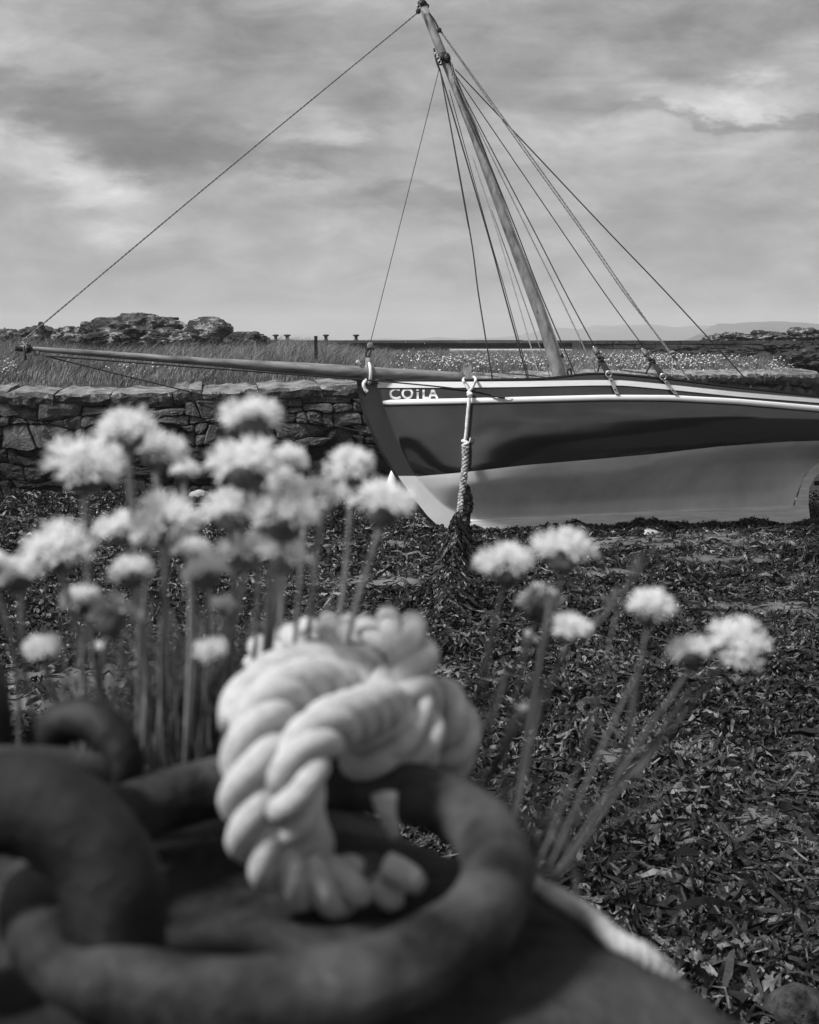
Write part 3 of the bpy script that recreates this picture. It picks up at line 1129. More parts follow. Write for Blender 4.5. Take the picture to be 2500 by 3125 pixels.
y_w1 = smooth_curve([(1140, 1174), (1400, 1174), (1600, 1172), (1800, 1168), (1900, 1168), (2050, 1182), (2250, 1203), (2500, 1223), (2820, 1250)])
y_w2 = smooth_curve([(1140, 1229), (1400, 1224), (1600, 1219), (1850, 1213), (2050, 1214), (2250, 1225), (2500, 1247), (2820, 1274)])
h1 = lambda px: float(np.interp(px, [1150, 1400, 1900, 2250, 2800], [9.5, 9, 8, 7, 5]))
hull_strip('sheer_strake', y_w1, 1152, 2780, h1, .022, M['white'])
hull_strip('rubbing_strake', y_w2, 1168, 2770, 8.5, .042, M['white'], round_=True)
hull_strip('strake_shadow_strip', lambda x: y_w2(x) + 10.5, 1172, 2765, 1.6, .018, M['darkpaint'])  # dark strip standing in for the shade under the rubbing strake
hull_strip('sheer_bead', lambda x: y_w1(x) + h1(x) + 1.6, 1155, 2775, 1.4, .010, M['darkpaint'])
hull_strip('cap_rail', lambda x: y_sheer(x) + 0.5, 1150, 2785, 2.4, .030, M['darkpaint'])

# keel
V = []
ns = 60
for i in range(ns + 1):
    px = 1385 + (2425 - 1385) * i / ns
    for py, b in ((float(y_gar(px)) - 3, .05), (float(y_gar(px)) + 1, .075), (float(y_keel(px)) + 6, .075), (float(y_keel(px)) + 6, -.075), (float(y_gar(px)) + 1, -.075)):
        V.append(plane_pt(px, py, b))
Fc = [(i * 5 + a, i * 5 + (a + 1) % 5, (i + 1) * 5 + (a + 1) % 5, (i + 1) * 5 + a) for i in range(ns) for a in range(5)]
Fc += [tuple(range(5)), tuple(ns * 5 + a for a in range(5))]
fix_normals(mesh_obj('keel', V, Fc, M['keelwood'], boat))


def stem_part(name, ya, yb, mat, fa=0.0, fb=1.0, th=(.035, .062), ns=24, foot=False):
    """between the stem's front edge (0) and the rabbet (1)"""
    V = []
    sy = [p[1] for p in STEM]; sx = [p[0] for p in STEM]
    for i in range(ns + 1):
        py = ya + (yb - ya) * i / ns
        xf = float(np.interp(py, sy, sx)); xb = float(np.interp(py, [p[1] for p in RAB], [p[0] for p in RAB])) + 3
        for f_, s in ((fa, 1), (fb, 1), (fb, -1), (fa, -1)):
            px = xf + (xb - xf) * f_
            t = th[0] if f_ == fa else th[1]
            V.append(plane_pt(px, py, t * s))
    Fc = [(i * 4 + a, i * 4 + (a + 1) % 4, (i + 1) * 4 + (a + 1) % 4, (i + 1) * 4 + a) for i in range(ns) for a in range(4)]
    Fc += [(0, 1, 2, 3), tuple(ns * 4 + a for a in range(4))]
    return fix_normals(mesh_obj(name, V, Fc, mat, boat))


stem_part('stem', 1163, 1452, M['stem'], .14, 1.0, (.050, .062))
stem_part('stem_foot', 1452.5, 1626, M['antifoul'], .16, 1.0, (.050, .075))
stem_part('stem_band', 1158, 1626, M['darkpaint'], 0.0, .145, (.030, .052), ns=40)
# stem head
a = plane_pt(1118, 1166, .04); b = plane_pt(1118, 1146, .04)
V = []; Fc = []
stemhead = [(1092, 1172), (1094, 1150), (1112, 1146), (1140, 1152), (1158, 1172)]
V = [plane_pt(x, y, .07) for x, y in stemhead] + [plane_pt(x, y, -.07) for x, y in stemhead]
Fc = [(0, 1, 2, 3, 4), (9, 8, 7, 6, 5)] + [(i, (i + 1) % 5, 5 + (i + 1) % 5, 5 + i) for i in range(5)]
fix_normals(mesh_obj('stem_head', V, Fc, M['darkpaint'], boat))

# sternpost, rudder, propeller
def plate(name, pts, th, mat, parent):
    V = [plane_pt(x, y, th) for x, y in pts] + [plane_pt(x, y, -th) for x, y in pts]
    n = len(pts)
    Fc = [tuple(range(n)), tuple(range(2 * n - 1, n - 1, -1))] + [(i, (i + 1) % n, n + (i + 1) % n, n + i) for i in range(n)]
    return fix_normals(mesh_obj(name, V, Fc, mat, parent))


plate('sternpost', [(2512, 1400), (2470, 1436), (2452, 1460), (2440, 1500), (2424, 1546), (2412, 1600), (2475, 1602), (2468, 1540), (2470, 1490), (2488, 1455), (2520, 1430)], .055, M['keelwood'], boat)
plate('heel_plate', [(2475, 1585), (2475, 1602), (2600, 1598), (2600, 1588)], .03, M['darkpaint'], boat)
rud = plate('rudder', [(2545, 1380), (2560, 1598), (2660, 1590), (2650, 1480), (2590, 1380)], .03, M['antifoul'], boat)
hub = plane_pt(2510, 1475)
pr = tube('propeller', [plane_pt(2488, 1475), plane_pt(2530, 1473)], [.03, .028, .02, .012], M['ironold'], boat, n=3)
for s in (1, -1):
    V = []; Fc = []
    pts = [(0, .02), (.03, .06), (.06, .14), (.05, .20), (0, .225), (-.05, .20), (-.055, .13), (-.03, .06)]
    cc_ = [hub + Vector((x * .4, x * .9 * s, y * s)) for x, y in pts]
    V = cc_ + [p + Vector((.012, 0, 0)) for p in cc_]
    n = len(pts)
    Fc = [tuple(range(n)), tuple(range(2 * n - 1, n - 1, -1))] + [(i, (i + 1) % n, n + (i + 1) % n, n + i) for i in range(n)]
    mesh_obj('blade', V, Fc, M['ironold'], pr)

# name painted on the bow: hand lettered strokes lying on the planking
def stroke(pts, w, V, Fc, n=6):
    P2 = spline([(x, y, 0) for x, y in pts], n) if len(pts) > 2 else [Vector((*pts[0], 0)), Vector((*pts[0], 0)).lerp(Vector((*pts[1], 0)), .5), Vector((*pts[1], 0))]
    b0 = len(V)
    for i, p in enumerate(P2):
        d = (P2[min(i + 1, len(P2) - 1)] - P2[max(i - 1, 0)]).normalized()
        nn = Vector((-d.y, d.x, 0)) * w / 2 * random.uniform(.93, 1.07)
        for q in (p + nn, p - nn):
            V.append(surf(q.x, q.y, .004))
    for i in range(len(P2) - 1):
        Fc.append((b0 + i * 2, b0 + i * 2 + 1, b0 + i * 2 + 3, b0 + i * 2 + 2))


LET = [
    [[(1220, 1190), (1208, 1187), (1197, 1191), (1192, 1200), (1196, 1211), (1209, 1215), (1223, 1212)]],
    [[(1243, 1188), (1253, 1190), (1258, 1200), (1253, 1211), (1243, 1215), (1233, 1210), (1229, 1200), (1234, 1190), (1244, 1188)]],
    [[(1275, 1197), (1275, 1217)], [(1271, 1189), (1278, 1189)]],
    [[(1293, 1188), (1293, 1214)], [(1290, 1214), (1307, 1214)]],
    [[(1310, 1217), (1321, 1188)], [(1321, 1188), (1335, 1216)], [(1313, 1206), (1330, 1206)]]]
for strokes in LET:
    V = []; Fc = []
    for s in strokes:
        stroke(s, 6.5, V, Fc)
    o = mesh_obj('letter', V, Fc, M['white'], boat)

# mast
def mp_(px, py, b=0.0): return plane_pt(px, py, b)


mast_pts = [mp_(1733, 1168), mp_(1670, 1000), mp_(1622, 900), mp_(1567, 700), mp_(1440, 360), mp_(1292, 14)]
mast_pts = [mp_(1716, 1172), mp_(1664, 1000), mp_(1627, 900), mp_(1549, 690), mp_(1425, 350), mp_(1289, 14)]
pl = mast_pts
mast = tube('mast', mast_pts, (.082, .050), M['mast'], boat, sides=20, n=8)
# masthead fittings
def ringpart(name, c, R, r, mat, parent, axis=Vector((0, 1, 0)), sides=16, stretch=1.0, u_=None):
    axis = axis.normalized()
    u = u_.normalized() if u_ is not None else axis.orthogonal().normalized()
    w = axis.cross(u)
    path = [c + u * (math.cos(2 * PI * k / sides) * R * stretch) + w * (math.sin(2 * PI * k / sides) * R) for k in range(sides)]
    V = []; Fc = []
    m_ = 8
    for k in range(sides):
        rad_ = (path[k] - c).normalized()
        for j in range(m_):
            a = 2 * PI * j / m_
            V.append(path[k] + rad_ * math.cos(a) * r + axis * math.sin(a) * r)
    for k in range(sides):
        for j in range(m_):
            Fc.append((k * m_ + j, ((k + 1) % sides) * m_ + j, ((k + 1) % sides) * m_ + (j + 1) % m_, k * m_ + (j + 1) % m_))
    return mesh_obj(name, V, Fc, mat, parent, True)


mdir = (mast_pts[-1] - mast_pts[0]).normalized()
top = mast_pts[-1]
V, Fc = tube_geo([top - mdir * .03, top + mdir * .012, top + mdir * .045], [.060, .062, .045], 14)
mesh_obj('mast_cap', V, Fc, M['ironold'], mast, True)
ringpart('eye', mp_(1303, 18, .02), .022, .008, M['ironold'], mast)


def pulley(name, c, R, parent, mat, axis=Vector((0, 1, 0))):
    V, Fc = tube_geo([c - axis * R * .55, c - axis * R * .45, c + axis * R * .45, c + axis * R * .55], [R * .8, R, R, R * .8], 12)
    return mesh_obj(name, V, Fc, mat, parent, True)


pulley('block', mp_(1277, 34, .08), .030, mast, M['ironold'])
ringpart('shackle', mp_(1278, 20, .08), .020, .006, M['steel'], mast)
pulley('block', mp_(1341, 92, .09), .028, mast, M['ironold'])
tube('strop', [mp_(1310, 40, .05), mp_(1326, 62, .07), mp_(1340, 90, .09)], .012, M['darkrope'], mast)
# hounds: the band, cheek block and shackles where the shrouds meet
hc = mp_(1351, 178)
V, Fc = tube_geo([hc - mdir * .05, hc + mdir * .05], [.074, .070], 16)
mesh_obj('hounds_band', V, Fc, M['ironold'], mast, True)
o = blob('cheek_block', mp_(1365, 178, .05), (.045, .05, .065), M['ironold'], mast, sub=2, amp=.1, smooth=True)
for (x, y) in ((1332, 165), (1338, 178), (1342, 190)):
    ringpart('shackle', mp_(x, y, .08), .020, .007, M['steel'], mast)
tube('strop', [mp_(1325, 148, .06), mp_(1332, 185, .08), mp_(1343, 215, .08)], .012, M['darkrope'], mast)
tube('strop', [mp_(1376, 190, .05), mp_(1382, 210, .06), mp_(1383, 228, .06)], .014, M['darkrope'], mast)

# rigging: name, (px,py,b) control points, radius, material, sag
def nearb(px, py): return breadth(px, py)


RIG = [
    ('forestay', [(1275, 38, .06), (680, 528, .03), (72, 1038, 0)], .0095, 'midrope'),
    ('inner_forestay', [(1340, 212, .05), (1130, 1048, .0)], .0045, 'darkrope'),
    ('halyard', [(1343, 212, .08), (1433, 700, .3), (1461, 900, .4), (1504, 1162, .55)], .0085, 'darkrope'),
    ('halyard', [(1343, 214, .08), (1485, 700, .35), (1540, 900, .5), (1612, 1162, .62)], .0090, 'darkrope'),
    ('halyard', [(1372, 275, .08), (1488, 700, .2), (1546, 900, .3), (1617, 1162, .3)], .0050, 'darkrope'),
    ('halyard', [(1345, 218, .08), (1420, 640, .2), (1433, 704, .2)], .0050, 'darkrope'),
    ('topping_lift', [(1440, 470, .09), (1515, 700, .2), (1575, 900, .3), (1650, 1162, .45)], .0068, 'rope'),
    ('halyard', [(1500, 640, .09), (1593, 900, .25), (1683, 1162, .35)], .0060, 'midrope'),
    ('lashing', [(1378, 190, .09), (1398, 290, .085), (1450, 420, .085), (1497, 520, .085), (1560, 680, .085), (1647, 900, .085), (1738, 1150, .085)], .0075, 'midrope'),
    ('halyard', [(1387, 250, .09), (1470, 440, .085), (1571, 690, .085), (1652, 900, .1), (1759, 1150, .15)], .0075, 'darkrope'),
    ('halyard', [(1383, 220, .08), (1430, 330, .12), (1609, 700, .35), (1707, 900, .5), (1824, 1148, .7)], .0070, 'midrope'),
    ('shroud', [(1388, 225, .08), (1420, 300, .15), (1628, 700, .5), (1730, 900, .7), (1815, 1058, .8)], .0065, 'darkrope'),
    ('shroud', [(1390, 228, .08), (1712, 700, .5), (1849, 900, .7), (1962, 1055, .8)], .0060, 'darkrope'),
    ('backstay', [(1346, 95, .08), (1560, 392, .3), (1779, 698, .5), (1918, 900, .65), (2114, 1175, .8)], .0095, 'midrope'),
    ('backstay', [(1342, 92, .08), (1556, 398, .3), (1772, 700, .5), (1912, 902, .65), (2052, 1082, .75), (2108, 1170, .8)], .0085, 'midrope'),
    ('runner', [(1390, 212, .06), (1560, 392, .25), (1850, 700, .4), (2041, 900, .5), (2304, 1186, .6)], .0080, 'darkrope'),
    ('downhaul', [(2054, 1080, .75), (2051, 1150, .7)], .0070, 'rope'),
]
for nm, pts, r, mt in RIG:
    P3 = [mp_(*p) for p in pts]
    if nm != 'lashing' and mt == 'midrope' and r > .007:
        path = spline(P3, 10)
        dense = []
        for a, b in zip(path[:-1], path[1:]):
            kk = max(2, int((b - a).length / .02))
            dense += [a.lerp(b, i / kk) for i in range(kk)]
        dense.append(path[-1])
        V = []; Fc = []
        for ph in (0, PI):
            tube_geo(laid_path(dense, r * .5, .11, ph), r * .62, 5, V, Fc)
        mesh_obj(nm, V, Fc, M[mt], boat, True)
    else:
        tube(nm, P3, r, M[mt], boat, sides=6, n=12)
# whipping knot where the double backstay joins
tube('knot', [mp_(2046, 1078, .76), mp_(2054, 1074, .78), mp_(2062, 1080, .76), mp_(2053, 1086, .78)], .018, M['midrope'], boat, n=4)


def deadeye_set(px0, py0, px1, py1, px2, py2, tail):
    b1 = breadth(px1, max(py1, float(y_sheer(px1)))) + .035
    c0 = mp_(px0, py0, .80); c1 = mp_(px1, py1, b1)
    d = (c1 - c0).normalized()
    bl = tube('shroud_block', [c0 - d * .055, c0 - d * .03, c0 + d * .03, c0 + d * .055], [.022, .034, .034, .022], M['blockwood'], boat, sides=10, raw=True)
    tube('strop', [c0 - d * .075, c0 - d * .06, c0, c0 + d * .07], .012, M['steel'], bl, n=3)
    # lanyard turns
    for k_ in range(5):
        off = Vector(((k_ - 2) * .014, .004 * k_, 0))
        tube('lanyard', [c0 + d * .05 + off * .5, c0.lerp(c1, .5) + off * .9, c1 + off * 1.3], .0065, M['darkrope'], boat, n=3)
    kn = c0.lerp(c1, .34)
    tube('knot', [kn + Vector((-.035, -.02, .02)), kn + Vector((.03, -.03, .0)), kn + Vector((-.02, -.03, -.04)), kn + Vector((.03, -.02, -.03))], .016, M['darkrope'], boat, n=4)
    tube('lanyard_tail', [kn, kn + Vector((tail * .4, -.04, -.07)), kn + Vector((tail, -.03, -.15))], .010, M['darkrope'], boat, n=5)
    # shackle and chainplate
    sh = lathe('shackle_eye', c1, [(.01, -.022), (.026, -.015), (.03, .0), (.026, .015), (.01, .022)], M['steel'], boat)
    fork = ringpart('fork', c1 + Vector((.006, -.02, -.02)), .032, .009, M['steel'], boat, axis=Vector((.1, 1, .1)))
    P_ = []
    for t in np.linspace(0, 1, 9):
        px, py = px1 + 4 + (px2 - px1 - 4) * t, py1 + 12 + (py2 - py1 - 12) * t
        P_.append(surf(px, max(py, float(y_sheer(px))), .058 + (.0 if t > .1 else .01)))
    V = []; Fc = []
    for i in range(len(P_)):
        for sx_, sy_ in ((-.020, 0), (.020, 0), (.020, .018), (-.020, .018)):
            V.append(P_[i] + Vector((sx_, sy_, 0)))
    for i in range(len(P_) - 1):
        for a_ in range(4):
            Fc.append((i * 4 + a_, i * 4 + (a_ + 1) % 4, i * 4 + 4 + (a_ + 1) % 4, i * 4 + 4 + a_))
    Fc += [(0, 1, 2, 3), tuple(len(V) - 4 + a_ for a_ in range(4))]
    cp = fix_normals(mesh_obj('chainplate', V, Fc, M['steel'], boat))
    for t in (.35, .85):
        q = P_[int(t * 8)] + Vector((0, -.012, 0))
        V, Fc = tube_geo([q, q + Vector((0, .014, 0))], [.009, .009], 8)
        mesh_obj('bolt', V, Fc, M['ironold'], cp)


deadeye_set(1820, 1072, 1856, 1136, 1884, 1202, -.03)
deadeye_set(1969, 1077, 2022, 1144, 2064, 1203, -.06)

# samson post
V = []; Fc = []
base_p = mp_(1428, 1172, .10); topp = mp_(1426, 1124, .10)
w = .046
for p, ww, dz in ((base_p, w, (0, 0)), (topp, w, (-.0, .03))):
    for sx_, sy_ in ((-1, -1), (1, -1), (1, 1), (-1, 1)):
        V.append(p + Vector((sx_ * ww, sy_ * ww, dz[1] if sx_ > 0 else dz[0])))
Fc = [(0, 1, 2, 3), (7, 6, 5, 4), (0, 4, 5, 1), (1, 5, 6, 2), (2, 6, 7, 3), (3, 7, 4, 0)]
V += [topp + Vector((-w * .75, -w, .045)), topp + Vector((w * .9, -w, .05)), topp + Vector((w * .9, w, .05)), topp + Vector((-w * .75, w, .045))]
Fc += [(4, 5, 9, 8), (5, 6, 10, 9), (6, 7, 11, 10), (7, 4, 8, 11), (8, 9, 10, 11)]
fix_normals(mesh_obj('samson_post', V, Fc, M['oldwood'], boat))

# bowsprit, its fittings and stays
def YS_(px): return YB + (YS - YB) / 1050 * (px - 1350)


def bs(px, py, d=0.0):
    z = at(px, py, 13.3).z
    return at(px, py, YS_(px) + z * TH - .09 - d)


sprit = tube('bowsprit', [bs(1425, 1151), bs(1150, 1139), (bs(900, 1123)), bs(560, 1099), bs(240, 1075), bs(92, 1064)], [.055 + .018 * math.sin(PI * min(1, i / 22)) - .030 * max(0, (i - 14) / 26) for i in range(41)], M['sprit'], boat, sides=18, n=8)
e0, e1 = bs(94, 1064), bs(48, 1060)
V, Fc = tube_geo([e0.lerp(e1, t) for t in (0, .25, .3, 1)], [.048, .050, .044, .040], 14)
mesh_obj('sprit_end', V, Fc, M['darkpaint'], sprit, True)
for px, py in ((76, 1062), (82, 1063)):
    ringpart('lashing', bs(px, py), .052, .008, M['midrope'], sprit, axis=Vector((1, .1, 0)))
pulley('sheave', bs(112, 1077, -.01), .036, sprit, M['oldwood'], axis=Vector((.05, 1, 0)))
tube('rope_tail', [bs(74, 1072, .05), bs(76, 1085, .06), bs(78, 1098, .05)], .014, M['darkrope'], sprit, n=4)
tube('strop', [bs(68, 1042, .04), bs(76, 1052, .06), bs(84, 1062, .06)], .010, M['midrope'], sprit, n=4)
# bobstay and bowsprit shroud
stp = plane_pt(1136, 1326, .05)
tube('bobstay', [bs(136, 1086, .02), bs(136, 1086, .02).lerp(stp, .5) + Vector((0, 0, -.012)), stp], .0075, M['darkrope'], boat, n=12)
pad = surf(1541, 1214, .075)
p0 = bs(140, 1086, .03)
tube('bowsprit_shroud', [p0, bs(600, 1121, .05), bs(1134, 1161, .10), surf(1426, 1190, .06), pad], .0085, M['darkrope'], boat, n=12)
V = []; Fc = []
for i in range(13):
    a = 2 * PI * i / 12
q0 = [(1515, 1217), (1524, 1213), (1550, 1212), (1564, 1214), (1560, 1220), (1530, 1222)]
V = [surf(x, y, .052) for x, y in q0] + [surf(x, y, .03) for x, y in q0]
fix_normals(mesh_obj('eye_plate', V, [tuple(range(6)), tuple(range(11, 5, -1))] + [(i, (i + 1) % 6, 6 + (i + 1) % 6, 6 + i) for i in range(6)], M['white'], boat))
tube('splice', [surf(1500, 1206, .06), surf(1520, 1210, .07), pad], .013, M['darkrope'], boat, n=4)
# gammon strap (white band round the sprit at the stem)
gc = bs(1125, 1136)
sax = (bs(1150, 1139) - bs(900, 1123)).normalized()
ringpart('gammon_ring', gc + Vector((0, 0, -.01)), .105, .019, M['white'], boat, axis=(sax + Vector((0.05, .12, .0))), sides=20, u_=Vector((0, 0, 1)), stretch=1.12)
tube('gammon_tail', [bs(1118, 1160, .08), bs(1112, 1166, .10), bs(1110, 1176, .10), bs(1116, 1190, .09), bs(1122, 1196, .09)], .020, M['white'], boat, n=4, jit=.2)
tube('gammon_tail', [bs(1100, 1113, .06), bs(1093, 1105, .07), bs(1090, 1100, .07)], .020, M['hangrope'], boat, n=4, jit=.2)
V, Fc = [], []
bar_geo(bs(1121, 1112, .06), bs(1122, 1092, .06), .024, .008, V, Fc, up=Vector((0, 1, 0)))
mesh_obj('tang', V, Fc, M['steel'], boat)
tube('strop', [bs(1121, 1096, .05), bs(1117, 1078, .05), bs(1126, 1066, .05), bs(1133, 1070, .05), bs(1122, 1094, .05)], .010, M['darkrope'], boat, n=5)
bk = pulley('bow_block', bs(1130, 1054, .05), .038, boat, M['oldwood'])
tube('strop', [bs(1116, 1066, .09), bs(1124, 1064, .10), bs(1136, 1062, .10), bs(1140, 1068, .08)], .010, M['darkrope'], boat, n=4)
tube('prong', [bs(1117, 1062, .05), bs(1114, 1050, .05)], .003, M['ironold'], boat, n=2)
# mast foot details
tube('halyard_coil', [mp_(1738, 1150, .12), mp_(1731, 1135, .12), mp_(1740, 1125, .14), mp_(1744, 1142, .12), mp_(1733, 1150, .12)], .012, M['darkrope'], boat, n=5)
blob('mast_knot', mp_(1716, 1085, .12), (.018, .02, .03), M['darkrope'], boat, sub=2, smooth=True)

# ------------------------------------------------------------------ mooring rope hanging from the bow
mr = empty('mooring_rope', hitz(1400, 1650, 0))
tag(mr, 'white mooring rope hanging from the bow post, its lower half fouled and knotted', 'rope')
A_ = .075
bp = [surf(1414, 1160, .05), surf(1420, 1172, .07), surf(1431, 1190, .08)]
bp2 = [surf(1452, 1158, .05), surf(1446, 1175, .07), surf(1435, 1192, .08)]
tube('loop', [mp_(1418, 1154, .15)] + bp, .016, M['hangrope'], mr, n=5, jit=.08)
tube('loop', [mp_(1446, 1150, .15)] + bp2, .016, M['hangrope'], mr, n=5, jit=.08)
hp = [surf(1433, 1190, .08), surf(1432, 1215, .10), surf(1427, 1270, .12), surf(1423, 1320, .12), surf(1418, 1352, .12)]
tube('upper_rope', hp, .019, M['hangrope'], mr, n=8, jit=.12)
tube('knot', [surf(1426, 1198, .1), surf(1440, 1202, .12), surf(1428, 1206, .12), surf(1440, 1211, .11)], .016, M['hangrope'], mr, n=4, jit=.1)
tube('knot', [surf(1410, 1345, .12), surf(1428, 1352, .15), surf(1412, 1360, .15), surf(1428, 1366, .14), surf(1412, 1370, .13)], .017, M['hangrope'], mr, n=4, jit=.15)
tube('rope_end', [surf(1424, 1362, .14), surf(1432, 1350, .16), surf(1436, 1336, .15)], .007, M['hangrope'], mr, n=4)
g0 = hitz(1392, 1640, .05)
low = [surf(1420, 1360, .12), surf(1421, 1395, .13), surf(1417, 1450, .16), surf(1410, 1510, .30)]
zl = low[-1]
low += [zl.lerp(g0, .5) + Vector((0, -.03, 0)), g0]
path = spline(low, 14)
dense = []
for a, b in zip(path[:-1], path[1:]):
    dense += [a.lerp(b, i / 3) for i in range(3)]
dense.append(path[-1])
for ph in (0, 2 * PI / 3, 4 * PI / 3):
    lp = laid_path(dense, .022, .14, ph)
    V, Fc = tube_geo(lp, [.0185 + .006 * math.sin(i * 1.3 + ph) for i in range(len(lp))], 7, jit=.12)
    mesh_obj('strand', V, Fc, M['weedrope'], mr, True)

# ------------------------------------------------------------------ white buoy behind the stem
bpz = at(1199, 1500, 14.9)
bo = lathe('mooring_buoy', (bpz.x, 14.9, .02), [(.02, 0), (.09, .03), (.13, .14), (.12, .26), (.085, .40), (.04, .52), (.015, .58)], M['white'], None, 18, origin=(bpz.x, 14.9, .02))
tag(bo, 'white pointed buoy half hidden behind the stem of the boat', 'buoy')

# ------------------------------------------------------------------ seaweed over the beach
def ribbons(name, n, sampler, Lr, Wr, mats, probs, K=5, lift=.02, zf=beach_z, wave=.5):
    x, y = sampler(n)
    n = len(x)
    Ln = rng.uniform(Lr[0], Lr[1], n) * rng.choice([.4, .7, 1, 2.2], n)
    W = rng.uniform(Wr[0], Wr[1], n)
    hd = rng.normal(0, .42, n) + (fbm(x * .8, y * .8, 2) - .42) * 2.2
    dh = rng.normal(0, .4, n)
    roll = rng.normal(0, .38, n)
    droll = rng.normal(0, .30, n)
    px, py = x.copy(), y.copy()
    zo = np.abs(rng.normal(0, lift, n)) + .004
    ph = rng.uniform(0, 6.28, n); am = rng.uniform(.004, .018, n) * wave * 2
    V = np.zeros((n, (K + 1) * 2, 3))
    for k in range(K + 1):
        w = W * (.35 + .9 * math.sin(PI * (k + .6) / (K + 1.2))) / 2 * rng.uniform(.7, 1.3, n)
        nx, ny = -np.sin(hd), np.cos(hd)
        zc = zf(px, py) + zo + am * (1 + np.sin(ph + k * 1.9))
        cr_, sr = np.cos(roll), np.sin(roll)
        V[:, 2 * k] = np.stack([px + nx * w * cr_, py + ny * w * cr_, zc + w * sr], 1)
        V[:, 2 * k + 1] = np.stack([px - nx * w * cr_, py - ny * w * cr_, zc - w * sr], 1)
        px = px + np.cos(hd) * Ln / K; py = py + np.sin(hd) * Ln / K
        hd = hd + dh + rng.normal(0, .45, n); roll = roll + droll + rng.normal(0, .3, n)
    base = np.arange(n)[:, None] * (K + 1) * 2
    quads = []
    for k in range(K):
        quads.append(np.stack([base[:, 0] + 2 * k, base[:, 0] + 2 * k + 1, base[:, 0] + 2 * k + 3, base[:, 0] + 2 * k + 2], 1))
    Q = np.stack(quads, 1).reshape(-1, 4)
    me = bpy.data.meshes.new(name)
    me.vertices.add(V.shape[0] * V.shape[1])
    me.vertices.foreach_set('co', V.ravel())
    me.loops.add(Q.size)
    me.loops.foreach_set('vertex_index', Q.ravel())
    me.polygons.add(len(Q))
    me.polygons.foreach_set('loop_start', np.arange(len(Q)) * 4)
    for m_ in mats: me.materials.append(m_)
    # bleached weed lies in drifts
    dr = fbm(x * 1.6 + 70, y * 1.6 + 20, 3) + rng.normal(0, .19, n)
    mi = np.digitize(dr, probs)
    me.polygons.foreach_set('material_index', np.repeat(mi, K))
    me.polygons.foreach_set('use_smooth', np.ones(len(Q), bool))
    me.update(calc_edges=True)
    o = bpy.data.objects.new(name, me)
    C.objects.link(o)
    return tag(o, kind='stuff')


def samp_beach(n):
    y = rng.uniform(3.1, 17.0, int(n * 1.25))
    x = rng.uniform(-1, 1, len(y)) * (.36 * y + .8)
    sd = sandness(x, y)
    keep = (rng.random(len(y)) > np.clip(sd * 1.5, 0, .90)) & (y < wall_y(x) - .1)
    x, y = x[keep][:n], y[keep][:n]
    return x, y


sw = ribbons('seaweed', 85000, samp_beach, (.08, .30), (.007, .030), [M['weed_dark'], M['weed_mid'], M['weed_pale']], [.50, .79], K=6, wave=.8)
tag(sw, 'dark tangled seaweed covering the beach below the boat', 'seaweed')


sw = ribbons('seaweed_fragments', 110000, samp_beach, (.012, .05), (.004, .013), [M['weed_dark'], M['weed_mid'], M['weed_pale']], [.44, .66], K=2, wave=.4, lift=.03)
tag(sw, 'small broken pieces of seaweed strewn over the beach', 'seaweed')


def samp_keel(n):
    pxs = rng.uniform(1330, 2700, n)
    P_ = np.array([tuple(plane_pt(float(a), 1600, .1)) for a in np.linspace(1300, 2750, 60)])
    x = np.interp(pxs, np.linspace(1300, 2750, 60), P_[:, 0])
    y = np.interp(pxs, np.linspace(1300, 2750, 60), P_[:, 1]) - np.abs(rng.normal(0, .11, n)) - .02
    return x, y


def keel_zf(x, y):
    P_ = [plane_pt(float(a), 1600, .1) for a in np.linspace(1300, 2750, 60)]
    ky = np.interp(x, [p.x for p in P_], [p.y for p in P_])
    return beach_z(x, y) + .035 * np.clip(fbm(x * 4, x * 0 + 3, 3) * 1.5, .3, 1.2) * np.exp(-((y - ky) / .16) ** 2)


o = ribbons('keel_seaweed', 9000, samp_keel, (.05, .16), (.008, .024), [M['weed_dark'], M['weed_mid'], M['weed_pale']], [.50, .82], zf=keel_zf)
tag(o, 'bank of dark seaweed washed up against the keel of the boat', 'seaweed')
# heap of weed hauled up along the mooring rope, running towards the quay
ridge = [hitz(1400, 1600, .25), hitz(1385, 1660, .15), hitz(1390, 1740, .08), hitz(1380, 1830, .03), hitz(1368, 1930, .0)]
RS = spline(ridge, 30)
RX = np.array([p.x for p in RS]); RY = np.array([p.y for p in RS])


def ridge_h(x, y):
    d = np.full(np.shape(x), 9.0); f = np.zeros(np.shape(x))
    for i in range(len(RX)):
        dd = np.hypot(x - RX[i], (y - RY[i]))
        u = dd < d
        d = np.where(u, dd, d); f = np.where(u, i / (len(RX) - 1), f)
    hh = np.interp(f, [0, .12, .35, .7, 1], [.30, .36, .30, .20, .10])
    ww = np.interp(f, [0, .2, .5, 1], [.06, .09, .12, .16])
    return beach_z(x, y) + hh * np.exp(-(d / ww) ** 1.6)


def samp_ridge(n):
    i = rng.integers(0, len(RX), n)
    return RX[i] + rng.normal(0, .10, n), RY[i] + rng.normal(0, .09, n)


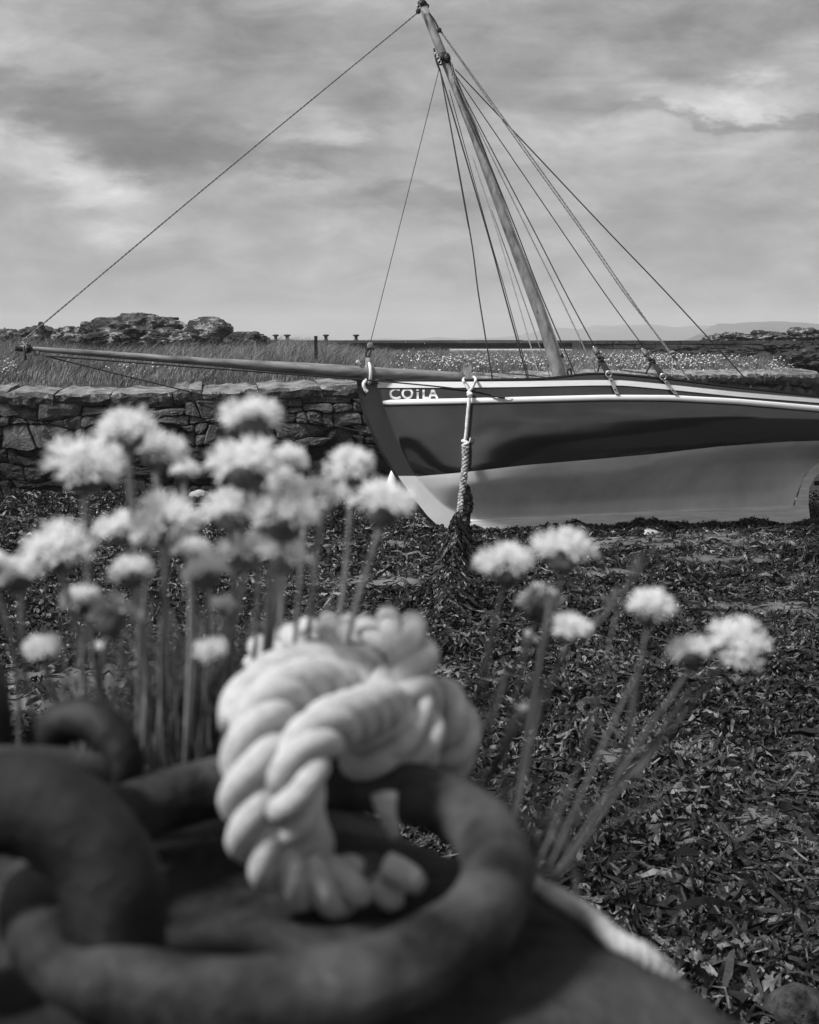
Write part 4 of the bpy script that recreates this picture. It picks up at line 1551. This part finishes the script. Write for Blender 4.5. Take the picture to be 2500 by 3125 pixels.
XX, YY = np.meshgrid(np.linspace(RX.min() - .5, RX.max() + .5, 50), np.linspace(RY.min() - .4, RY.max() + .4, 110))
o = grid('seaweed_mound', np.linspace(RX.min() - .5, RX.max() + .5, 50), np.linspace(RY.min() - .4, RY.max() + .4, 110), lambda x, y: ridge_h(x, y) - .01 - .03 * (ridge_h(x, y) - beach_z(x, y) < .008), M['weed_dark'], kind='stuff')
tag(o, 'mound of black seaweed where the mooring rope meets the beach', 'seaweed')
o = ribbons('seaweed_strands', 9000, samp_ridge, (.08, .20), (.012, .035), [M['weed_dark'], M['weed_mid'], M['weed_pale']], [.50, .80], zf=ridge_h, lift=.015)
tag(o, 'tangled seaweed blades heaped along the buried mooring rope', 'seaweed')
# weed hanging on the rope
V = []; Fc = []
for i in range(420):
    t = random.random() ** .8
    p = path[int((.52 + .48 * t) * (len(path) - 1))]
    Ln = random.uniform(.08, .28)
    q = [p + Vector((random.uniform(-.01, .075), random.uniform(-.02, .02), .02))]
    for k_ in range(4):
        q.append(q[-1] + Vector((random.uniform(-.012, .022), random.uniform(-.012, .012), -Ln / 4)))
    b0 = len(V)
    w0 = random.uniform(.008, .026)
    for k_, pp in enumerate(q):
        w = w0 * (1 - k_ * .15)
        V += [pp - Vector((w, random.uniform(-.01, .01), 0)), pp + Vector((w, random.uniform(-.01, .01), 0))]
    for k_ in range(4):
        Fc.append((b0 + 2 * k_, b0 + 2 * k_ + 1, b0 + 2 * k_ + 3, b0 + 2 * k_ + 2))
o = mesh_obj('hanging_seaweed', V, Fc, M['weed_dark'])
tag(o, 'black seaweed hanging from the lower mooring rope', 'seaweed', kind='stuff')

# stones on the beach
STONES = [
    (606, 1522, 30, 20, 'palepebble', 'pale angular stone at the foot of the wall behind the flowers'),
    (273, 1917, 33, 17, 'palepebble', 'smooth pale oval stone on the seaweed behind the left flowers'),
    (1985, 1641, 28, 11, 'palepebble', 'pale flat stone on the sand in front of the keel'),
    (1935, 1650, 18, 8, 'pebble', 'small rounded stone left of the pale flat stone below the keel'),
    (2150, 1628, 20, 12, 'pebble', 'grey rounded stone close under the middle of the keel'),
    (2215, 1622, 26, 9, 'pebble', 'flat grey stone right of the rounded one under the keel'),
    (2065, 1640, 14, 8, 'pebble', 'small grey stone between two larger ones in front of the keel'),
    (2360, 1718, 26, 9, 'pebble', 'low grey stone on the seaweed below the sternpost'),
    (1435, 1893, 32, 9, 'palepebble', 'pale flat stone right of the seaweed mound'),
    (1820, 1855, 24, 11, 'pebble', 'rounded stone in the seaweed left of the bright sand'),
    (2085, 1733, 18, 8, 'pebble', 'small pale topped stone in the weed right of the tallest right flower'),
    (2250, 1612, 14, 7, 'pebble', 'small stone against the weed by the after end of the keel'),
    (430, 2052, 36, 13, 'pebble', 'grey stone in the weed between the left flower stems'),
    (1650, 1905, 20, 9, 'pebble', 'dull stone in the weed behind the right flowers'),
    (2440, 3060, 120, 90, 'quay', 'large dark boulder at the bottom right corner of the beach'),
    (2180, 1695, 20, 8, 'palepebble', 'small pale stone on the sand strip below the boat'),
]
for i, (px, py, hx, hy, mt, lab) in enumerate(STONES):
    p = hitz(px, py + hy * .6, .0)
    s = p.y / FPX
    bz = float(beach_z(np.array(p.x), np.array(p.y)))
    c = Vector((p.x, p.y, bz + hy * s * .55))
    o = blob('boulder' if hx > 100 else 'stone', c, (hx * s, hx * s * .8, hy * s * 1.1), M[mt], sub=3, amp=.16, freq=.9, seed=100 + i, smooth=(i % 3 != 0))
    tag(o, lab, 'stone', 'stones lying on the beach' if hx < 100 else None)
# scattered shingle, too small to count
V = []; Fc = []
for i in range(3500):
    y = random.uniform(4, 16.5); x = random.uniform(-1, 1) * (.36 * y + .3)
    if y > float(wall_y(x)) - .2: continue
    r = random.uniform(.008, .026)
    z = float(beach_z(np.array(x), np.array(y))) + r * .6
    b0 = len(V)
    sx_, sy_ = random.uniform(.8, 1.5), random.uniform(.7, 1.2)
    for v in iv:
        kk = random.uniform(.85, 1.1)
        V.append((x + v.x * r * sx_ * kk, y + v.y * r * sy_ * kk, z + v.z * r * .6 * kk))
    for f in ifc: Fc.append(tuple(b0 + a for a in f))
o = mesh_obj('shingle', V, Fc, M['pebble'], smooth=True)
tag(o, 'loose pebbles scattered over the beach', 'pebbles', kind='stuff')

# ------------------------------------------------------------------ quay stone in the foreground
QZ = 1.998
EDGE = [(-3.0, .62), (-.3, .60), (-.12, .575), (-.02, .525), (.05, .448), (.115, .348), (.165, .25), (.30, .0), (.9, -1.0)]
EX = np.array([e[0] for e in EDGE]); EY = np.array([e[1] for e in EDGE])


def edge_dist(x, y):
    """signed distance to the quay edge, positive outside"""
    d = np.full(np.shape(x), 99.0)
    s = np.zeros(np.shape(x))
    for i in range(len(EX) - 1):
        ax, ay_, bx, by = EX[i], EY[i], EX[i + 1], EY[i + 1]
        L2 = (bx - ax) ** 2 + (by - ay_) ** 2
        t = np.clip(((x - ax) * (bx - ax) + (y - ay_) * (by - ay_)) / L2, 0, 1)
        qx, qy = ax + t * (bx - ax), ay_ + t * (by - ay_)
        dd = np.hypot(x - qx, y - qy)
        cr_ = (bx - ax) * (y - ay_) - (by - ay_) * (x - ax)
        u = dd < d
        d = np.where(u, dd, d)
        s = np.where(u, np.sign(cr_), s)
    return d * s


def quay_z(x, y):
    d = edge_dist(x, y)
    n1 = (fbm(x * 9 + 3, y * 9, 4) - .47)
    drop = np.where(d > 0, d * 3.2 + d * d * 90, 0) + np.clip(d + .05, 0, .05) ** 2 * 6
    return np.maximum(QZ + n1 * .022 - drop, -.3)


grid('quay', np.linspace(-.85, .75, 210), np.linspace(-.45, .95, 190), quay_z, M['quay'])
# the rest of the quay behind and beside the camera
V = []
poly = [(-30, .58), (-.84, .56), (-.84, -.44), (.50, -.44), (.9, -1.0), (2.5, -3), (30, -9), (30, -40), (-30, -40)]
V = [(x, y, QZ - .01) for x, y in poly] + [(x, y, -.4) for x, y in poly]
n = len(poly)
o = mesh_obj('quay', V, [tuple(range(n))] + [(i, (i + 1) % n, n + (i + 1) % n, n + i) for i in range(n)], M['quay'])
fix_normals(o)
tag(o, kind='structure')


# ------------------------------------------------------------------ iron mooring ring, chain links
def stadium(c, axis, u, R, half, r, name, mat, parent=None, sides=110, m_=26, bump=.03):
    """a forged link: half = straight half-length along u"""
    axis = axis.normalized(); u = (u - axis * u.dot(axis)).normalized(); w = axis.cross(u)
    path = []
    for k_ in range(sides):
        a = 2 * PI * k_ / sides
        path.append(c + u * (math.cos(a) * R + (half if math.cos(a) > 0 else -half) * min(1, abs(math.cos(a)) * 4)) + w * (math.sin(a) * R))
    V = []; Fc = []
    for k_ in range(sides):
        t = (path[(k_ + 1) % sides] - path[k_ - 1]).normalized()
        e = t.cross(axis).normalized()
        rr = r
        for j in range(m_):
            a = 2 * PI * j / m_
            q_ = e * math.cos(a) + axis * math.sin(a)
            pp = path[k_] + q_ * rr
            V.append(path[k_] + q_ * rr * (1 + .07 * mn.noise(pp * 60) + .05 * mn.noise(pp * 170)))
    for k_ in range(sides):
        for j in range(m_):
            Fc.append((k_ * m_ + j, ((k_ + 1) % sides) * m_ + j, ((k_ + 1) % sides) * m_ + (j + 1) % m_, k_ * m_ + (j + 1) % m_))
    return fix_normals(mesh_obj(name, V, Fc, mat, parent, True, origin=c if parent is None else None))


RC = hitz(835, 2655, 2.022)
RNG_R = .0765
ring = stadium(RC, Vector((-.03, -.04, 1)), Vector((1, 0, 0)), RNG_R, 0, .0121, 'mooring_ring', M['iron'], sides=150)
tag(ring, 'large rusty iron mooring ring lying flat with white rope knotted on it', 'ring')
# near link through the ring's left side
lc = at(20, 2860, .335)
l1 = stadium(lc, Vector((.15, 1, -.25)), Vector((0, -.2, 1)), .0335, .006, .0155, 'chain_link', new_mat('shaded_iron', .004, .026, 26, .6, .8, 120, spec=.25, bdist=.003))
tag(l1, 'thick iron chain link arching through the left side of the mooring ring', 'chain link', 'chain links at the left of the ring')
l2 = stadium(at(250, 2365, .455), Vector((.35, 1, -.1)), Vector((.1, 0, 1)), .0185, .004, .0085, 'chain_link', M['ironold'])
tag(l2, 'small upright chain link standing behind the thick link', 'chain link', 'chain links at the left of the ring')
l3 = stadium(at(-60, 2250, .47), Vector((.9, .5, 0)), Vector((0, 0, 1)), .020, .010, .0095, 'chain_link', M['ironold'])
tag(l3, 'dark chain link cut by the left edge of the photo', 'chain link', 'chain links at the left of the ring')
# pin / bar behind, running right under the rope
l4 = tube('shackle_pin', [at(-120, 2352, .40), at(130, 2350, .405), at(300, 2372, .42)], .0085, M['iron'], n=6, sides=14, origin=at(130, 2350, .405))
tag(l4, 'iron shackle pin lying between the thick and the small chain link', 'shackle')

# ------------------------------------------------------------------ white rope knotted on the ring
kn = empty('knotted_rope', at(1000, 2350, .45))
tag(kn, 'thick white three strand rope knotted round the iron ring', 'rope')


def laid_rope(pts, R, name='strand', mat=None, parent=None, lay=2.15, n=22, fray=False):
    path = spline([at(*p) for p in pts], n)
    for ph in (0, 2 * PI / 3, 4 * PI / 3):
        lp = laid_path(path, R * .62, R * 2 * lay, ph)
        rad = [R * .52] * len(lp)
        for i in range(4):
            rad[i] *= (.6 + .1 * i); rad[-1 - i] *= (.6 + .1 * i)
        V, Fc = tube_geo(lp, rad, 12)
        mesh_obj(name, V, Fc, mat or M['whiterope'], parent, True)


for pts_, R_ in [
        ([(1140, 2150, .47), (1030, 2095, .455), (910, 2100, .43), (820, 2170, .408), (775, 2290, .393), (764, 2430, .388), (790, 2560, .388), (880, 2660, .392), (1000, 2705, .398), (1100, 2705, .403)], .0099),
        ([(1200, 2140, .455), (1110, 2175, .425), (1010, 2215, .40), (935, 2290, .386), (905, 2390, .380), (905, 2500, .388), (945, 2600, .41)], .0090),
        ([(1180, 2110, .485), (1080, 2050, .475), (960, 2040, .46), (850, 2070, .445), (770, 2140, .43), (735, 2200, .42)], .0098),
        ([(790, 2010, .56), (880, 1975, .54), (1000, 1945, .52), (1110, 1955, .50), (1180, 1930, .49), (1240, 1945, .48), (1262, 2040, .47), (1230, 2150, .455), (1170, 2260, .445), (1120, 2340, .45), (1060, 2400, .47)], .0098),
        ([(1010, 2060, .478), (1110, 2080, .47), (1190, 2130, .455), (1222, 2210, .447), (1190, 2290, .447), (1120, 2350, .46)], .0088),
        ([(1255, 2160, .475), (1320, 2130, .478), (1378, 2180, .474), (1395, 2270, .474), (1352, 2330, .478), (1280, 2330, .49)], .0092),
        ([(1265, 2320, .452), (1290, 2240, .45), (1270, 2170, .455), (1225, 2150, .46)], .0080)]:
    laid_rope(pts_, R_, parent=kn)
tube('strand_end', [at(690, 2205, .415), at(740, 2170, .42), at(820, 2120, .43)], (.0042, .0075), M['whiterope'], kn, n=5, sides=10)
tube('strand_end', [at(1180, 2640, .398), at(1230, 2665, .395), at(1288, 2708, .395)], [.0050] * 6 + [.0050, .0050, .0046, .0040, .0030], M['whiterope'], kn, n=5, sides=10)
tube('strand_end', [at(1140, 2690, .40), at(1190, 2735, .40), at(1225, 2765, .40)], [.0052] * 6 + [.005, .0047, .0042, .003, .0015], M['whiterope'], kn, n=5, sides=10)
tube('strand_end', [at(1172, 2425, .40), at(1180, 2480, .40), at(1205, 2550, .405)], (.0048, .0022), M['whiterope'], kn, n=5, sides=8)
tube('strand_end', [at(1330, 2360, .485), at(1355, 2372, .487)], .0065, M['whiterope'], kn, n=5, sides=8)

# rope leading away over the quay edge
qr = empty('trailing_rope', hitz(1800, 2780, 2.0))
tag(qr, 'pale rope trailing over the quay edge to the right of the ring', 'rope')
pts = []
for px, py in [(1540, 2560), (1600, 2632), (1660, 2690), (1730, 2742), (1790, 2785), (1845, 2835), (1890, 2875)]:
    pts.append(hitz(px, py, 1.994))
path2 = spline(pts, 12)
for i, p in enumerate(path2):
    p.z = max(float(quay_z(np.array(p.x), np.array(p.y))), 1.978) + .004
e_ = path2[-1]
path2 = path2[:-1] + spline([e_, e_ + Vector((.010, -.004, -.004)), e_ + Vector((.022, -.003, -.020)), e_ + Vector((.030, .0, -.06)), e_ + Vector((.033, .004, -.14))], 10)
for ph in (0, 2 * PI / 3, 4 * PI / 3):
    lp = laid_path(path2, .0023, .011, ph)
    V, Fc = tube_geo(lp, .0018, 8, jit=.15)
    mesh_obj('strand', V, Fc, M['rope'], qr, True)

# ------------------------------------------------------------------ thrift flowers in the foreground
def petal_mesh(seed, mat, nfl=34, droop=.2):
    """a round head of small papery five-petalled florets, unit radius"""
    rnd = random.Random(seed)
    V = []; Fc = []
    for i in range(nfl):
        # spiral over the dome, from the crown down past the middle
        f = (i + .5) / nfl
        ct = 1 - f * (.86 + droop)
        st = math.sqrt(max(0, 1 - ct * ct))
        a = i * 2.39996 + rnd.uniform(-.25, .25)
        d = Vector((st * math.cos(a), st * math.sin(a), ct))
        d = (d + Vector((rnd.uniform(-.15, .15), rnd.uniform(-.15, .15), rnd.uniform(-.1, .1)))).normalized()
        rr = rnd.uniform(.5, 1.05)
        c = Vector((d.x * rr, d.y * rr, d.z * rr * .78))
        u = d.orthogonal().normalized(); w = d.cross(u)
        b0 = len(V)
        V.append(c - d * .22)
        for k_ in range(5):
            aa = 2 * PI * k_ / 5 + rnd.uniform(-.2, .2)
            for off, rad_, h_ in ((-.30, .10, .02), (-.30, .24, .14), (0, .34, .24), (.30, .24, .14), (.30, .10, .02)):
                q = c + (u * math.cos(aa + off) + w * math.sin(aa + off)) * rad_ * rnd.uniform(.85, 1.15) + d * (h_ + rnd.uniform(-.04, .06))
                V.append(q)
            o_ = b0 + 1 + k_ * 5
            Fc.append((b0, o_, o_ + 1, o_ + 2)); Fc.append((b0, o_ + 2, o_ + 3, o_ + 4))
    me = bpy.data.meshes.new('petals')
    me.from_pydata([tuple(v) for v in V], [], Fc)
    me.materials.append(mat)
    return me


def bract_mesh(seed, mat):
    rnd = random.Random(seed)
    prof = [(.10, -.72), (.38, -.64), (.58, -.44), (.66, -.14), (.50, .15), (.2, .3)]
    V = []; Fc = []
    s = 12
    for r, z in prof:
        for k_ in range(s):
            a = 2 * PI * k_ / s
            rr = r * rnd.uniform(.88, 1.12)
            V.append((rr * math.cos(a), rr * math.sin(a), z + rnd.uniform(-.04, .04)))
    for i in range(len(prof) - 1):
        for k_ in range(s):
            Fc.append((i * s + k_, i * s + (k_ + 1) % s, (i + 1) * s + (k_ + 1) % s, (i + 1) * s + k_))
    # papery bract tips
    for k_ in range(14):
        a = 2 * PI * k_ / 14
        b0 = len(V)
        for da, r, z in ((-.2, .5, -.2), (.2, .5, -.2), (0, .74 * rnd.uniform(.85, 1.1), .12)):
            V.append((math.cos(a + da) * r, math.sin(a + da) * r, z))
        Fc.append((b0, b0 + 1, b0 + 2))
    me = bpy.data.meshes.new('bracts')
    me.from_pydata(V, [], Fc)
    me.materials.append(mat)
    return me


pm = bpy.data.materials.new('thin_petals')
pm.use_nodes = True
pn = pm.node_tree
pn.nodes.clear()
po_ = pn.nodes.new('ShaderNodeOutputMaterial'); pd_ = pn.nodes.new('ShaderNodeBsdfDiffuse'); ptr = pn.nodes.new('ShaderNodeBsdfTranslucent'); pmx = pn.nodes.new('ShaderNodeMixShader')
pd_.inputs[0].default_value = (.97, .97, .97, 1); ptr.inputs[0].default_value = (.97, .97, .97, 1); pmx.inputs[0].default_value = .5
pn.links.new(pd_.outputs[0], pmx.inputs[1]); pn.links.new(ptr.outputs[0], pmx.inputs[2]); pn.links.new(pmx.outputs[0], po_.inputs[0])
M['petal'] = pm
PET = [petal_mesh(s, M['petal'], 36, .15) for s in (1, 2, 3)] + [petal_mesh(4, M['petal2'], 26, .0), petal_mesh(5, M['petal'], 12, -.55)]
BRA = [bract_mesh(1, M['bract']), bract_mesh(2, M['bract'])]
LB = [hitz(620, 2330, 2.0), hitz(520, 2345, 2.0), hitz(720, 2310, 2.0)]


def flower(px, py, w, Y, lab, base, kind=0, tilt=(0, 0), mids=(), grp='sea thrift flowers on the quay edge'):
    c = at(px, py, Y)
    dep = (c - Vector((0, 0, H))).dot(Vector((0, math.cos(PITCH), -math.sin(PITCH))))
    r = w / 2 / FPX * dep
    bpt = Vector(base)
    root = empty('thrift_flower', bpt)
    tag(root, lab, 'flower', grp)
    r_h = r / (1.06 if kind < 3 else 1.0)
    pts = [bpt - Vector((0, 0, .01))] + [at(*m_) for m_ in mids] + [c + Vector((-tilt[0] * r * .5, -tilt[1] * r * .5, -r * .55))]
    if not mids:
        mid = bpt.lerp(pts[-1], .55) + Vector((random.uniform(-.006, .006), random.uniform(-.005, .005), 0))
        # stalks rise nearly straight below their heads
        mid.x = mid.x * .45 + pts[-1].x * .55 if abs(mid.x - pts[-1].x) > .02 else mid.x
        pts.insert(1, mid)
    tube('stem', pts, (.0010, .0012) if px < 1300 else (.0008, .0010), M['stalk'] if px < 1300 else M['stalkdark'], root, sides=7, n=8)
    tilt = (tilt[0] + random.uniform(-.15, .15), tilt[1] + .08 + random.uniform(-.1, .15))
    rot = Matrix.Rotation(tilt[0] * .9, 4, 'Y') @ Matrix.Rotation(-tilt[1] * .9, 4, 'X') @ Matrix.Rotation(random.uniform(0, 6.28), 4, 'Z')
    for nm, me, s in (('petals', PET[kind if kind > 2 else random.randrange(3)], r_h), ('bracts', random.choice(BRA), r_h * (.92 if kind != 4 else .9))):
        o = bpy.data.objects.new(nm, me)
        C.objects.link(o)
        o.parent = root
        o.matrix_local = Matrix.Translation(c - bpt) @ rot @ Matrix.Diagonal((s, s, s * 1.0, 1))
    return root


def lb(px): return hitz(px, 2335, 1.998)


FL = [
    (388, 1322, 185, .46, 'tall flower standing highest in the left half of the clump', lb(420), 0, (0, 0)),
    (487, 1385, 165, .48, 'flower tucked behind and right of the tallest left flower', lb(470), 0, (.3, 0)),
    (258, 1432, 235, .44, 'wide flower on a thick pale stalk, outermost of the upper left ones', lb(330), 0, (.1, -.2)),
    (767, 1284, 180, .46, 'topmost flower of the whole clump, alone against the stone wall', lb(740), 0, (0, .1)),
    (1070, 1428, 150, .50, 'round flower just left of the boat stem', lb(930), 0, (-.2, -.5)),
    (755, 1428, 225, .44, 'largest flower in the middle of the clump, below the topmost', lb(700), 0, (0, -.1)),
    (880, 1405, 120, .52, 'small flower peeping out right of the largest middle flower', lb(800), 0, (.3, 0)),
    (845, 1480, 150, .48, 'flower overlapping the lower right of the largest middle flower', lb(780), 0, (.2, -.3)),
    (985, 1515, 150, .47, 'flower with a drooping petal left of the one beside the stem', lb(900), 0, (.1, -.4)),
    (700, 1568, 180, .45, 'flower directly below the largest middle flower', lb(660), 0, (-.1, 0)),
    (866, 1590, 205, .44, 'wide flower right of centre with its dark underside showing', lb(800), 0, (.1, .1)),
    (1168, 1545, 195, .46, 'flower on a long bare stalk, rightmost of the left clump', hitz(1040, 2335, 2.0), 0, (.1, .15)),
    (745, 1690, 160, .46, 'flower low in the middle, left one of a touching pair', lb(690), 0, (-.1, 0)),
    (862, 1700, 165, .45, 'flower low in the middle, right one of a touching pair', lb(790), 0, (.1, 0)),
    (372, 1620, 150, .50, 'flower half hidden behind the big pale bloom at left', lb(420), 0, (-.3, 0)),
    (508, 1600, 215, .45, 'big pale bloom between the left and middle flowers', lb(500), 0, (0, -.3)),
    (450, 1640, 130, .47, 'flower filling the gap left of the big pale bloom', lb(460), 0, (0, -.2)),
    (182, 1685, 215, .45, 'broad flower near the left edge, above the small bud', lb(260), 0, (0, -.1)),
    (55, 1762, 155, .46, 'flower with a dark underside close to the left edge', lb(150), 0, (-.2, .1)),
    (-25, 1725, 110, .45, 'flower cut off by the left edge of the photo', lb(60), 0, (0, 0)),
    (250, 1838, 125, .47, 'small flower below the broad left one, leaning left', lb(320), 0, (-.4, 0)),
    (340, 1888, 165, .45, 'withered grey flower seen from below', lb(340), 3, (.2, .6)),
    (400, 1755, 140, .47, 'flower hanging under the half hidden left bloom', lb(430), 0, (-.1, 0)),
    (630, 1755, 145, .46, 'flower left of the touching pair, lower in the clump', lb(620), 0, (-.2, .1)),
    (645, 1990, 105, .45, 'half open flower leaning low beside the knotted rope', lb(600), 0, (-.3, -.4)),
    (682, 1850, 80, .47, 'tiny pale flower among the stalks above the rope', lb(670), 0, (0, -.3)),
    (585, 1690, 130, .48, 'small bloom wedged between the big pale bloom and the touching pair', lb(560), 0, (0, 0)),
    (935, 1570, 110, .50, 'small bloom behind the wide flower with the dark underside', lb(850), 0, (.2, -.2)),
    (560, 1440, 95, .52, 'little bloom low between the two upper left groups', lb(560), 0, (0, -.2)),
    (300, 1990, 70, .50, 'little bud low between the withered head and the small low flower', lb(300), 4, (-.1, 0)),
    (133, 1987, 120, .46, 'small low flower alone at the lower left', lb(200), 0, (0, 0)),
]
for a in FL:
    flower(a[0], a[1], a[2], a[3], a[4], a[5], a[6], a[7], grp='sea thrift flowers in the left clump')
rb1 = hitz(1530, 2660, 1.995); rb2 = hitz(1600, 2750, 1.99); rb3 = hitz(1420, 2480, 1.995)
FR = [
    (1542, 1732, 175, .50, 'leftmost flower of the right clump, above the rope', rb3, 0, (0, 0), [(1500, 1960, .505), (1450, 2150, .51)]),
    (1722, 1690, 190, .48, 'topmost flower of the right clump', rb1, 0, (0, 0), [(1680, 1830, .485), (1600, 2250, .49)]),
    (1640, 1845, 135, .52, 'greyish flower behind the stalk of the topmost right flower', rb3, 3, (0, .1), [(1620, 2080, .53), (1530, 2300, .53)]),
    (1738, 1925, 130, .48, 'flower with one hanging petal, right of the greyish one', rb1, 0, (.2, 0), [(1660, 2080, .485), (1580, 2380, .48)]),
    (1612, 1955, 62, .53, 'closed bud below the greyish flower', rb3, 4, (.5, 0), [(1545, 2050, .53), (1470, 2250, .53)]),
    (1980, 1862, 155, .47, 'single upright flower right of the topmost one', rb2, 0, (0, .05), [(1945, 2060, .47), (1880, 2400, .46)]),
    (2110, 1995, 130, .47, 'small flower joined to the left of the biggest right flower', rb2, 0, (-.1, .1), [(2020, 2160, .465), (1820, 2480, .455)]),
    (2245, 1970, 185, .48, 'biggest right flower facing the camera, nearest the right edge', rb2, 0, (.3, -.7), [(2110, 2100, .48), (1930, 2380, .47)]),
    (1602, 2182, 72, .50, 'lowest bud of the right clump, leaning over the rope', rb1, 4, (.3, 0), [(1540, 2300, .50), (1470, 2420, .50)]),
]
for a in FR:
    flower(a[0], a[1], a[2], a[3], a[4], a[5], a[6], a[7], a[8], grp='sea thrift flowers in the right clump')
# flowerless dark grass stalk in the right clump
gs = tube('grass_stalk', [rb2, at(1780, 2300, .50), at(1840, 2050, .52), at(1900, 1830, .53), at(1975, 1710, .54)], (.0010, .0005), M['bract'], n=8, sides=5, origin=rb2)
tag(gs, 'thin dark grass seed stalk leaning right between the right flowers', 'grass stalk')
for t in range(22):
    f = t / 21
    px, py = 1790 + (1985 - 1790) * f, 1950 + (1700 - 1950) * f
    p = at(px, py, .53)
    d = Vector((random.uniform(-.5, .9), random.uniform(-.6, .6), 1)).normalized()
    V, Fc = tube_geo([p, p + d * .003, p + d * .0075], [.0004, .0011, .0002], 5)
    mesh_obj('spikelet', V, Fc, M['bract'], gs)


def leaf_tuft(name, centre_fn, n, hr, lab, spread):
    V = []; Fc = []
    for i in range(n):
        p = centre_fn()
        h_ = random.uniform(*hr)
        lx, ly = random.gauss(0, spread), random.gauss(0, spread * .6)
        w = random.uniform(.0007, .0013)
        a = random.uniform(0, PI)
        wx, wy = math.cos(a) * w, math.sin(a) * w
        b0 = len(V)
        for k_ in range(5):
            t = k_ / 4
            x = p[0] + lx * h_ * t ** 1.5; y = p[1] + ly * h_ * t ** 1.5; z = p[2] + h_ * t
            ww = 1 - t * .8
            V += [(x - wx * ww, y - wy * ww, z), (x + wx * ww, y + wy * ww, z)]
        for k_ in range(4):
            Fc.append((b0 + 2 * k_, b0 + 2 * k_ + 1, b0 + 2 * k_ + 3, b0 + 2 * k_ + 2))
    o = mesh_obj(name, V, Fc, M['leaf'])
    tag(o, lab, 'leaves', kind='stuff')


leaf_tuft('thrift_leaves', lambda: hitz(random.gauss(640, 190), random.uniform(2290, 2350), 1.985), 900, (.02, .085), 'narrow green leaves at the foot of the left flower clump', .35)
leaf_tuft('thrift_leaves', lambda: hitz(random.gauss(1590, 80), random.uniform(2600, 2740), 1.975), 130, (.012, .045), 'narrow leaves at the foot of the right flower clump', .55)
